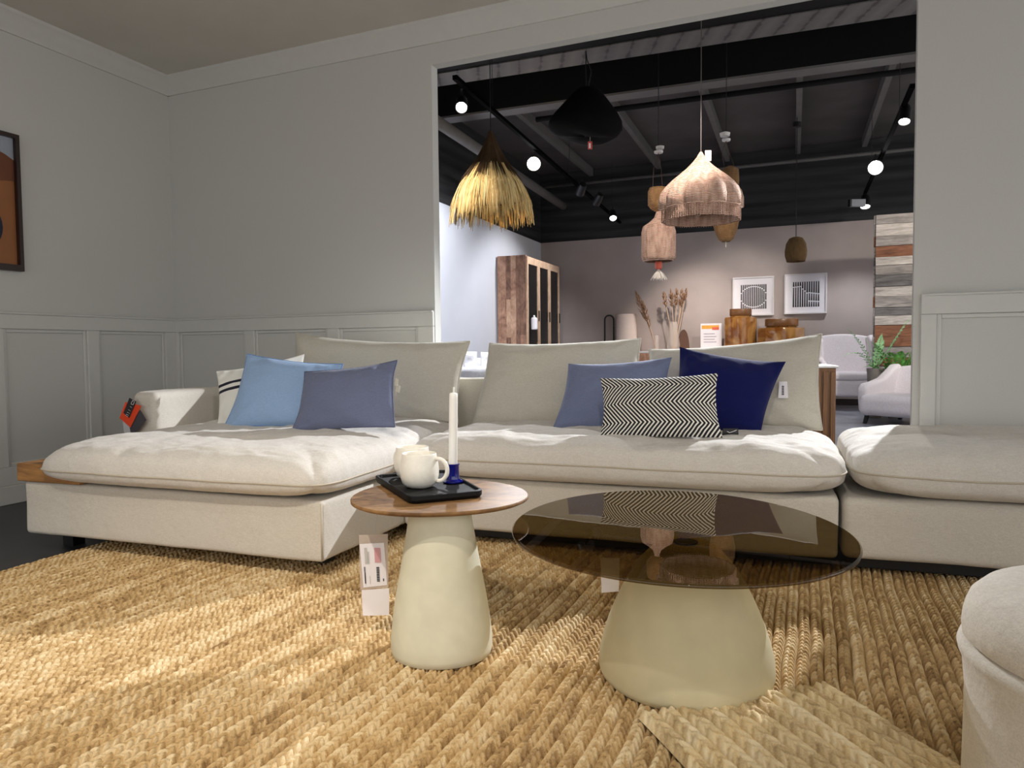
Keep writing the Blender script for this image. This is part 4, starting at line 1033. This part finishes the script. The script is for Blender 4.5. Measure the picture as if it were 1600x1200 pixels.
# table lamp with white drum
P, k_ = onboard(979, .2); zt = .85 + (547 - 495) * k_
t = thing('table_lamp', 'white cylinder table lamp on the sideboard beside the black arch', 'lamp', P)
MB().lathe([(.06, 0), (.065, .01), (.02, .02), (.015, .05)], 30).build('base', m_blk, t)
MB().lathe([(.004, .045), (16 * k_, .05), (16 * k_, zt - SBH - .01), (15.5 * k_, zt - SBH)], 48, caps=True).build('shade', plain('white_shade', (232, 214, 204), .8, noise_amt=.02), t, auto=50)
P, k_ = onboard(952, .25); zt = .85 + (547.5 - 497) * k_
t = thing('arch_ornament', 'thin black metal arch ornament left of the white lamp', 'ornament', P)
pts = [(-7 * k_, 0, 0)] + [(-7 * k_ * math.cos(a * math.pi / 12), 0, zt - SBH - 7 * k_ + 7 * k_ * math.sin(a * math.pi / 12)) for a in range(13)] + [(7 * k_, 0, 0)]
MB().tube(pts, .013, 8).build('arch', m_blk, t, smooth=True)
# small vase with two reeds
m_clearv = clear('clear_vase_glass', (235, 225, 215), .05, .35); m_stem = plain('dry_stem', (206, 176, 148), .8); m_plume = plain('dry_plume', (140, 108, 84), .95, noise_amt=.35, nscale=40)
def reed_thing(kind, label, P, k_, vase_prof, stems, vmat):
    t = thing(kind, label, 'vase with dried grass', P)
    MB().lathe(vase_prof, 32, caps=False).build('vase', vmat, t, smooth=True)
    for (x0, z0, x1, z1, ln, wd) in stems:
        yy = rng.uniform(-.05, .05)
        MB().tube([(x0, 0, z0), ((x0 + x1) / 2 + .01, yy / 2, (z0 + z1) / 2), (x1, yy, z1)], .006, 6).build('stem', m_stem, t)
        d = Vector((x1 - x0, yy, z1 - z0)).normalized(); b = MB()
        for q_ in range(70):
            u = rng.random(); a = rng.uniform(0, 6.28); base = Vector((x1, yy, z1)) - d * ln * (1 - u); rr = wd * math.sin(math.pi * min(1, u * .8 + .15)) * rng.uniform(.4, 1)
            o1 = d.orthogonal().normalized(); o2 = d.cross(o1); tip = base + d * ln * .22 + (o1 * math.cos(a) + o2 * math.sin(a)) * rr
            b.tube([base, (base + tip) / 2 + (o1 * math.cos(a) + o2 * math.sin(a)) * rr * .3, tip], [.004, .006, .001], 4)
        o = b.build('plume', m_plume, t); o['kind'] = 'stuff'
    return t
P, k_ = onboard(1026, .25); zz = lambda y: (.85 - SBH) + (546.5 - y) * k_
reed_thing('vase_with_grass', 'narrow clear vase with one leaning reed plume to the left', P, k_, [(.025, 0), (.035, .01), (.034, zz(531)), (.03, zz(528))],
           [(0, .02, -31 * k_, zz(466), .42, .07), (-.01, .02, -22 * k_, zz(480), .38, .055)], m_clearv)
P, k_ = onboard(1052, .25)
reed_thing('vase_with_grass', 'rounded clear vase holding a bunch of dried reed plumes', P, k_, [(.06, 0), (.09, .03), (.10, .1), (.085, .2), (.06, zz(509)), (.065, zz(507))],
           [(0, .02, -14 * k_, zz(462), .22, .05), (.01, .02, -4 * k_, zz(460), .24, .055), (.0, .02, 4 * k_, zz(459), .26, .055), (.01, .02, 12 * k_, zz(460), .24, .05), (.02, .02, 20 * k_, zz(458), .18, .045), (-.01, .03, 16 * k_, zz(466), .2, .04)], m_clearv)
P, k_ = onboard(1068, .12); t = thing('shadow_disc', 'half-round dark brown disc standing behind the dried grass', 'ornament', P)  # cast shadow of the round vase, modelled as a brown half disc
MB().prism([(8 * k_ * math.cos(a * math.pi / 16), 0) for a in ()] or [(0, 0), (0.001, 0), (0, .001)], 0, .0005).build('pin', m_blk, t) if False else None
pts = [(9 * k_ * math.cos(a * math.pi / 20), 33 * k_ * math.sin(a * math.pi / 20)) for a in range(21)]
b = MB(); n = len(pts); b.add([(x, -.015, z) for x, z in pts] + [(x, .015, z) for x, z in pts], [tuple(range(n)), tuple(range(2 * n - 1, n - 1, -1))] + [(i, n + i, n + (i + 1) % n, (i + 1) % n) for i in range(n)]); b.build('disc', plain('shadow_umber', (92, 64, 48), .7), t)
# placard
P, k_ = onboard(1111, .2); t = thing('placard', 'white standing placard with orange headline on the sideboard', 'sign', P, wrot)
hz = (.85 - SBH) + (545.5 - 509) * k_; hw = 16 * k_
MB().box((-hw, 0, 0), (hw, .006, hz)).build('board', m_paper, t)
b = MB(); b.box((-hw * .9, -.002, hz * .80), (hw * .75, 0, hz * .93), 0); b.box((hw * .1, -.0025, hz * .76), (hw * .75, -.002, hz * .86), 1)
for i in range(4): b.box((-hw * .7, -.002, hz * (.30 + i * .1)), (hw * (.5 - .15 * (i % 2)), 0, hz * (.33 + i * .1)), 2)
b.build('print', [plain('orange_print', (232, 170, 70), .7), plain('coral_print', (226, 104, 80), .7), plain('grey_text', (176, 168, 176), .7)], t)
# amber jars
t_ = NT('amber_glass'); t_.b.inputs['Base Color'].default_value = lin((176, 104, 44)); t_.b.inputs['Roughness'].default_value = .08; t_.b.inputs['Transmission Weight'].default_value = .55; t_.b.inputs['IOR'].default_value = 1.3; t_.b.inputs['Coat Weight'].default_value = .5
nn_ = t_.n('ShaderNodeTexNoise', i_Scale=3.5, i_Detail=2.0, i_Distortion=1.0); t_.l(t_.coord(), nn_.inputs['Vector']); t_.l(t_.ramp(nn_.outputs[0], [(.35, lin((150, 86, 36))), (.6, lin((222, 164, 92)))]), t_.b.inputs['Base Color'])
m_amb = t_.m; m_ambl = plain('amber_lid', (104, 68, 36), .3, noise_amt=.25, nscale=6)
def jar(px0, px1, ytop, yl0, pxl0, pxl1, label):
    P, k_ = onboard((px0 + px1) / 2, .24); R_ = (px1 - px0) / 2 * k_; zt = (.85 - SBH) + (543.5 - ytop) * k_; zl = (.85 - SBH) + (543.5 - yl0) * k_; RL = (pxl1 - pxl0) / 2 * k_
    t = thing('glass_jar', label, 'jar', P)
    MB().lathe([(R_ * .9, 0), (R_, .02), (R_, zt - .04), (R_ * .97, zt - .012), (RL * .95, zt), (RL * .9, zt + .012)], 10 if R_ > .3 else 48, sy=.62).build('body', m_amb, t, auto=35)
    MB().lathe([(RL * .96, zt + .012), (RL, zt + .02), (RL, zl - .01), (RL * .97, zl)], 48, sy=.62).build('lid', m_ambl, t, auto=40); return t
jar(1132, 1182, 497, 485, 1140, 1174, 'tall amber glass jar with brown lid on the sideboard')
jar(1184, 1258, 514, 501, 1195, 1246, 'wide low amber glass jar at the right end of the sideboard')
# framed prints
m_pf = plain('white_frame', (226, 222, 222), .6, noise_amt=.01)
def art(pxs, ys_, label, kind_):
    tl = atP(pxs[0], ys_[0], FC - WN * .035, WN); brp = atP(pxs[1], ys_[1], FC - WN * .035, WN)
    W_ = float((brp - tl) @ WD); H_ = float(atP(pxs[0], ys_[2], FC - WN * .035, WN)[2] * 0 + tl[2] - atP(pxs[0], ys_[3], FC - WN * .035, WN)[2])
    org = tl.copy(); org[2] = tl[2] - H_; org = org + WN * .033
    t = thing('framed_print', label, 'picture', tuple(org), wrot)
    b = MB(); fr_ = .02; b.box((0, -.045, 0), (fr_, 0, H_)).box((W_ - fr_, -.045, 0), (W_, 0, H_)).box((fr_, -.045, 0), (W_ - fr_, 0, fr_)).box((fr_, -.045, H_ - fr_), (W_ - fr_, 0, H_)); b.build('frame', m_pf, t)
    MB().box((fr_, -.03, fr_), (W_ - fr_, -.002, H_ - fr_)).build('sheet', m_paper, t)
    b = MB(); n = 14 if kind_ == 0 else 12; x0, x1, z0, z1 = W_ * .19, W_ * .83, H_ * .17, H_ * .80
    for i in range(n):
        xc = x0 + (x1 - x0) * (i + .5) / n; hwid = (x1 - x0) / n * .33; u = (i + .5) / n * 2 - 1
        if kind_ == 0: cuts = [.5 + .42 * math.sqrt(max(0, 1 - u * u)), .5 - .42 * math.sqrt(max(0, 1 - u * u))]
        else: cuts = [.84 + .05 * u] if u < -.3 else ([.74 - .5 * (u + .3)] if u < .1 else [.58 - .08 * u, .24 - .04 * u])
        cuts = sorted(c_ for c_ in cuts if .04 < c_ < .96); last = 0
        for c_ in cuts + [1.0]:
            e_ = c_ - (.018 if c_ < 1 else 0)
            if e_ > last + .01:
                za, zb_ = z0 + (z1 - z0) * last, z0 + (z1 - z0) * e_; ta = hwid * (1 if kind_ == 0 else 1.1); tb = hwid * (.9 if kind_ == 0 else .75)
                b.add([(xc - ta, -.0315, za), (xc + ta, -.0315, za), (xc + tb, -.0315, zb_), (xc - tb, -.0315, zb_), (xc - ta, -.030, za), (xc + ta, -.030, za), (xc + tb, -.030, zb_), (xc - tb, -.030, zb_)], [(0, 1, 2, 3), (7, 6, 5, 4), (0, 4, 5, 1), (1, 5, 6, 2), (2, 6, 7, 3), (3, 7, 4, 0)])
            last = c_ + (.018 if c_ < 1 else 0)
    b.build('print', m_ink, t); return t
art((1145, 1209), (434, 492, 434, 494), 'white framed print of black bars cut by a circle, the left of two', 0)
art((1226, 1292), (429, 489, 429, 491), 'white framed print of black tapering bars, the right of two', 1)

# ---- walnut-sided console behind the right end of the sofa
P = atZ(1310, 571.5, .735); m_wal = wood('walnut', (72, 44, 22), (146, 100, 58), (34, 34, 1.0), .5, contrast=(.3, .7))
t = thing('console_table', 'slatted walnut console with a white top behind the right end of the sofa', 'table', (P[0], P[1], 0), -SA + math.radians(4))
Lc = .9
b = MB(); b.box((-Lc, .0, 0), (-.012, .42, .722))
b.build('body', m_wal, t, bevel=.004)
b = MB()
for i in range(22): b.box((-Lc + .02 + i * .04, -.012, .01), (-Lc + .045 + i * .04, -.0005, .70))
b.build('front_slats', m_wal, t); MB().box((-Lc - .01, -.02, .7225), (0, .43, .735)).build('top', m_rose, t, bevel=.004)

# ---- wing chair and armchair
m_uph = fabric('white_upholstery', (222, 214, 216), weave=300, wr=.4)
CX = atZ(1320, 643, 0)
def tl(parent, x, y, z1, mat=m_blk, r=(.018, .028)): MB().tube([(x * 1.06, y * 1.06, 0), (x, y, z1)], [r[0], r[1]], 10).build('leg', mat, parent)
WCx = atY(1322, 560, 9.9)
t = thing('wing_chair', 'white wingback chair on dark legs in the far right corner', 'armchair', (WCx[0], WCx[1], 0), math.radians(-14))
# local: -y is the front
for x_, y_ in ((-.26, -.30), (.24, -.30), (-.24, .26), (.24, .26)): tl(t, x_, y_, .2)
soft_box('seat', t, m_uph, (-.33, -.36, .18), (.33, .34, .40), .05, seed=21, amp=.004)
soft_box('seat_cushion', t, m_uph, (-.25, -.37, .395), (.25, .22, .50), .045, seed=22, amp=.004)
pts_b = []
def curved_back(name, parent, mat, w0_, w1_, z0, z1, y0, y1, th, bow, arch=0, n=24, m=14):
    """upholstered back: bows toward the sitter at both sides, arched top"""
    vs = []; 
    for side in (0, 1):
        for i in range(n):
            u = -1 + 2 * i / (n - 1)
            for j in range(m):
                v = j / (m - 1); w_ = w0_ + (w1_ - w0_) * v; z = z0 + (z1 - z0 + arch * (1 - u * u)) * v
                rnd = 1 - (abs(u) ** 8) * .5 if side == 0 else 1
                y = y0 + (y1 - y0) * v - bow * u * u + (side * th) * (1 - .35 * abs(u) ** 6) * (1 - .3 * v ** 8)
                vs.append((u * w_, y, z))
    fs = grid_faces(n, m) + grid_faces(n, m, True, n * m); k = n * m
    for i in range(n - 1): fs += [(i * m + m - 1, (i + 1) * m + m - 1, k + (i + 1) * m + m - 1, k + i * m + m - 1), (i * m, k + i * m, k + (i + 1) * m, (i + 1) * m)]
    for j in range(m - 1): fs += [(j, j + 1, k + j + 1, k + j), ((n - 1) * m + j, k + (n - 1) * m + j, k + (n - 1) * m + j + 1, (n - 1) * m + j + 1)]
    o = MB().add(vs, fs).build(name, mat, parent, smooth=True); bv = o.modifiers.new('bevel', 'BEVEL'); bv.width = .025; bv.segments = 3; bv.limit_method = 'ANGLE'; bv.angle_limit = math.radians(50); return o
curved_back('backrest', t, m_uph, .29, .33, .42, .97, .16, .32, .10, .06, .04)
for s_ in (-1, 1):
    vs = []; prof_ = [(-.34, .40), (-.36, .60), (-.30, .64), (-.10, .68), (-.06, .92), (.1, .99), (.30, .97), (.32, .40)]
    n = len(prof_); xa, xb = s_ * .29, s_ * .37
    b = MB(); b.add([(xa, y_, z_) for y_, z_ in prof_] + [(xb, y_, z_) for y_, z_ in prof_], [tuple(range(n)), tuple(range(2 * n - 1, n - 1, -1))] + [(i, n + i, n + (i + 1) % n, (i + 1) % n) for i in range(n)])
    b.build('wing', m_uph, t, bevel=.03, seg=4)
# low armchair cut by the wall edge
AC = atZ(1420, 667, 0)
t = thing('armchair', 'low white tub armchair with sloping arms beside the plank wall', 'armchair', (4.29, 7.92, 0), math.radians(-56))
for x_, y_ in ((-.30, -.30), (.34, -.30), (-.28, .34), (.28, .34)): tl(t, x_, y_, .11, r=(.022, .026))
soft_box('seat', t, m_uph, (-.36, -.34, .09), (.36, .36, .24), .06, seed=31, amp=.004)
soft_box('seat_cushion', t, m_uph, (-.33, -.46, .10), (.33, .18, .325), .07, seed=32, amp=.005)
curved_back('backrest', t, m_uph, .34, .38, .22, .59, .20, .34, .12, .05, .04)
for s_ in (-1, 1):
    prof_ = [(-.33, .12), (-.36, .38), (-.30, .435), (-.14, .455), (.02, .49), (.16, .56), (.28, .63), (.38, .64), (.36, .12)]
    n = len(prof_); xa, xb = s_ * .285, s_ * .40
    b = MB(); b.add([(xa, y_, z_) for y_, z_ in prof_] + [(xb, y_, z_) for y_, z_ in prof_], [tuple(range(n)), tuple(range(2 * n - 1, n - 1, -1))] + [(i, n + i, n + (i + 1) % n, (i + 1) % n) for i in range(n)])
    b.build('arm', m_uph, t, bevel=.04, seg=5)

# ---- white sofa with cushions seen in the gap behind the left module
P = atY(752, 572, 7.2); t = thing('sofa', 'white sofa seen through the gap behind the left sofa module', 'sofa', (P[0] - .15, P[1], 0), lrot + math.pi)
m_wh = fabric('bright_white_cover', (238, 238, 242), weave=200, wr=.5)
for x_, y_ in ((.1, -.35), (1.3, -.35), (.1, .35), (1.3, .35)): MB().tube([(x_, y_, 0), (x_, y_, .13)], .02, 8).build('leg', m_blk, t)
soft_box('base', t, m_wh, (0, -.45, .12), (1.4, .42, .40), .04, seed=41, amp=.006)
soft_box('backrest', t, m_wh, (0, .22, .40), (1.4, .44, .75), .06, seed=42, amp=.01)
soft_box('seat_cushion', t, m_wh, (.12, -.46, .40), (1.4, .21, .56), .06, seed=43, amp=.012)
soft_box('armrest', t, m_wh, (-.02, -.46, .38), (.13, .30, .68), .05, seed=44, amp=.008)
def simple_cushion(px0, px1, ytop, Yd, label, seed):
    tl_ = atY(px0, ytop, Yd); tr2 = atY(px1, ytop + .5, Yd); bl = atY(px0 - 1, 585, Yd - .03); br2 = atY(px1 + 1, 585, Yd - .03)
    return pillow('throw_pillow', [tl_, tr2, br2, bl], (0, -1, .2), .13, m_wh, label=label, cat='pillow', seed=seed, nu=20, nv=16, p=5, q=2.4, pinch=.02)
simple_cushion(724, 745, 549, 7.55, 'white cushion in the gap, left of the two on the white sofa', 51)
simple_cushion(751, 768, 550, 7.60, 'white cushion in the gap, right of the two on the white sofa', 52)

# ---- ferns
m_leaf = plain('fern_green', (84, 146, 60), .55, noise_amt=.3, nscale=25); m_leaf2 = plain('eucalyptus_green', (150, 192, 140), .5, noise_amt=.2, nscale=25); m_pot = plain('grey_pot', (128, 120, 112), .7)
def frond(b, base, tip, sag, n=16, ln=.07, wd=.012, mi=0, rs=1):
    base = Vector(base); tip = Vector(tip); pts = []
    for i in range(n + 1):
        u = i / n; p_ = base.lerp(tip, u) + Vector((0, 0, sag * math.sin(math.pi * u))); pts.append(p_)
    b.tube(pts, [.004 * (1 - i / (n + 1)) + .001 for i in range(n + 1)], 4, mi=mi)
    for i in range(2, n + 1):
        d = (pts[i] - pts[i - 1]).normalized(); sd = d.cross(Vector((0, 0, 1))); sd = sd.normalized() if sd.length > .1 else Vector((1, 0, 0))
        l_ = ln * math.sin(math.pi * (i / (n + 1)) ** .7 + .15)
        for s_ in (-1, 1):
            q0 = pts[i]; q2 = q0 + (sd * s_ * .9 + d * .5 + Vector((0, 0, rng.uniform(-.3, .2)))) * l_; mid = (q0 + q2) / 2; nn2 = (d * wd)
            b.add([q0, mid + nn2, q2, mid - nn2, mid + Vector((0, 0, .004))], [(0, 1, 4), (1, 2, 4), (2, 3, 4), (3, 0, 4)], mi)
def fern(name, label, P, potr, poth, fronds, mat, legs=False):
    t = thing(name, label, 'plant', P)
    MB().lathe([(potr * .7, 0), (potr * .75, .005), (potr, poth * .9), (potr * 1.05, poth), (potr * .92, poth), (potr * .88, poth - .03), (.003, poth - .035)], 32).build('pot', m_pot, t, auto=40)
    b = MB()
    for f in fronds: frond(b, (0, 0, poth - .03), f[0], f[1], ln=f[2], wd=f[3])
    o = b.build('foliage', mat, t); return t
P = atY(1392, 600, 8.35)
fr_ = [((.55 * math.cos(a) * rng.uniform(.5, 1), .35 * math.sin(a), rng.uniform(.55, .95)), .12, .09, .014) for a in [i * .52 for i in range(14)]]
fern('potted_fern', 'bushy green fern in a pot behind the low armchair', (4.45, 8.52, 0), .10, .32, [((x * .62, -abs(y) * .5 + .06, z - .05), s_, l_, w_) for ((x, y, z), s_, l_, w_) in fr_], m_leaf)
P = atY(1374, 560, 8.2)
fr2 = [((-.38, -.1, 1.05), .05, .05, .012), ((-.45, -.15, .72), .12, .06, .012), ((.32, -.05, 1.12), .0, .06, .013), ((.42, .0, 1.2), .02, .055, .013), ((-.1, .05, .95), .05, .07, .02), ((.02, -.1, .98), .05, .08, .02), ((.1, .02, .9), .08, .08, .02)]
fern('leafy_plant', 'pale green leafy plant with long sprays in front of the plank wall', (4.25, 8.60, 0), .09, .58, fr2, m_leaf2)
P = atY(1400, 560, 8.3)
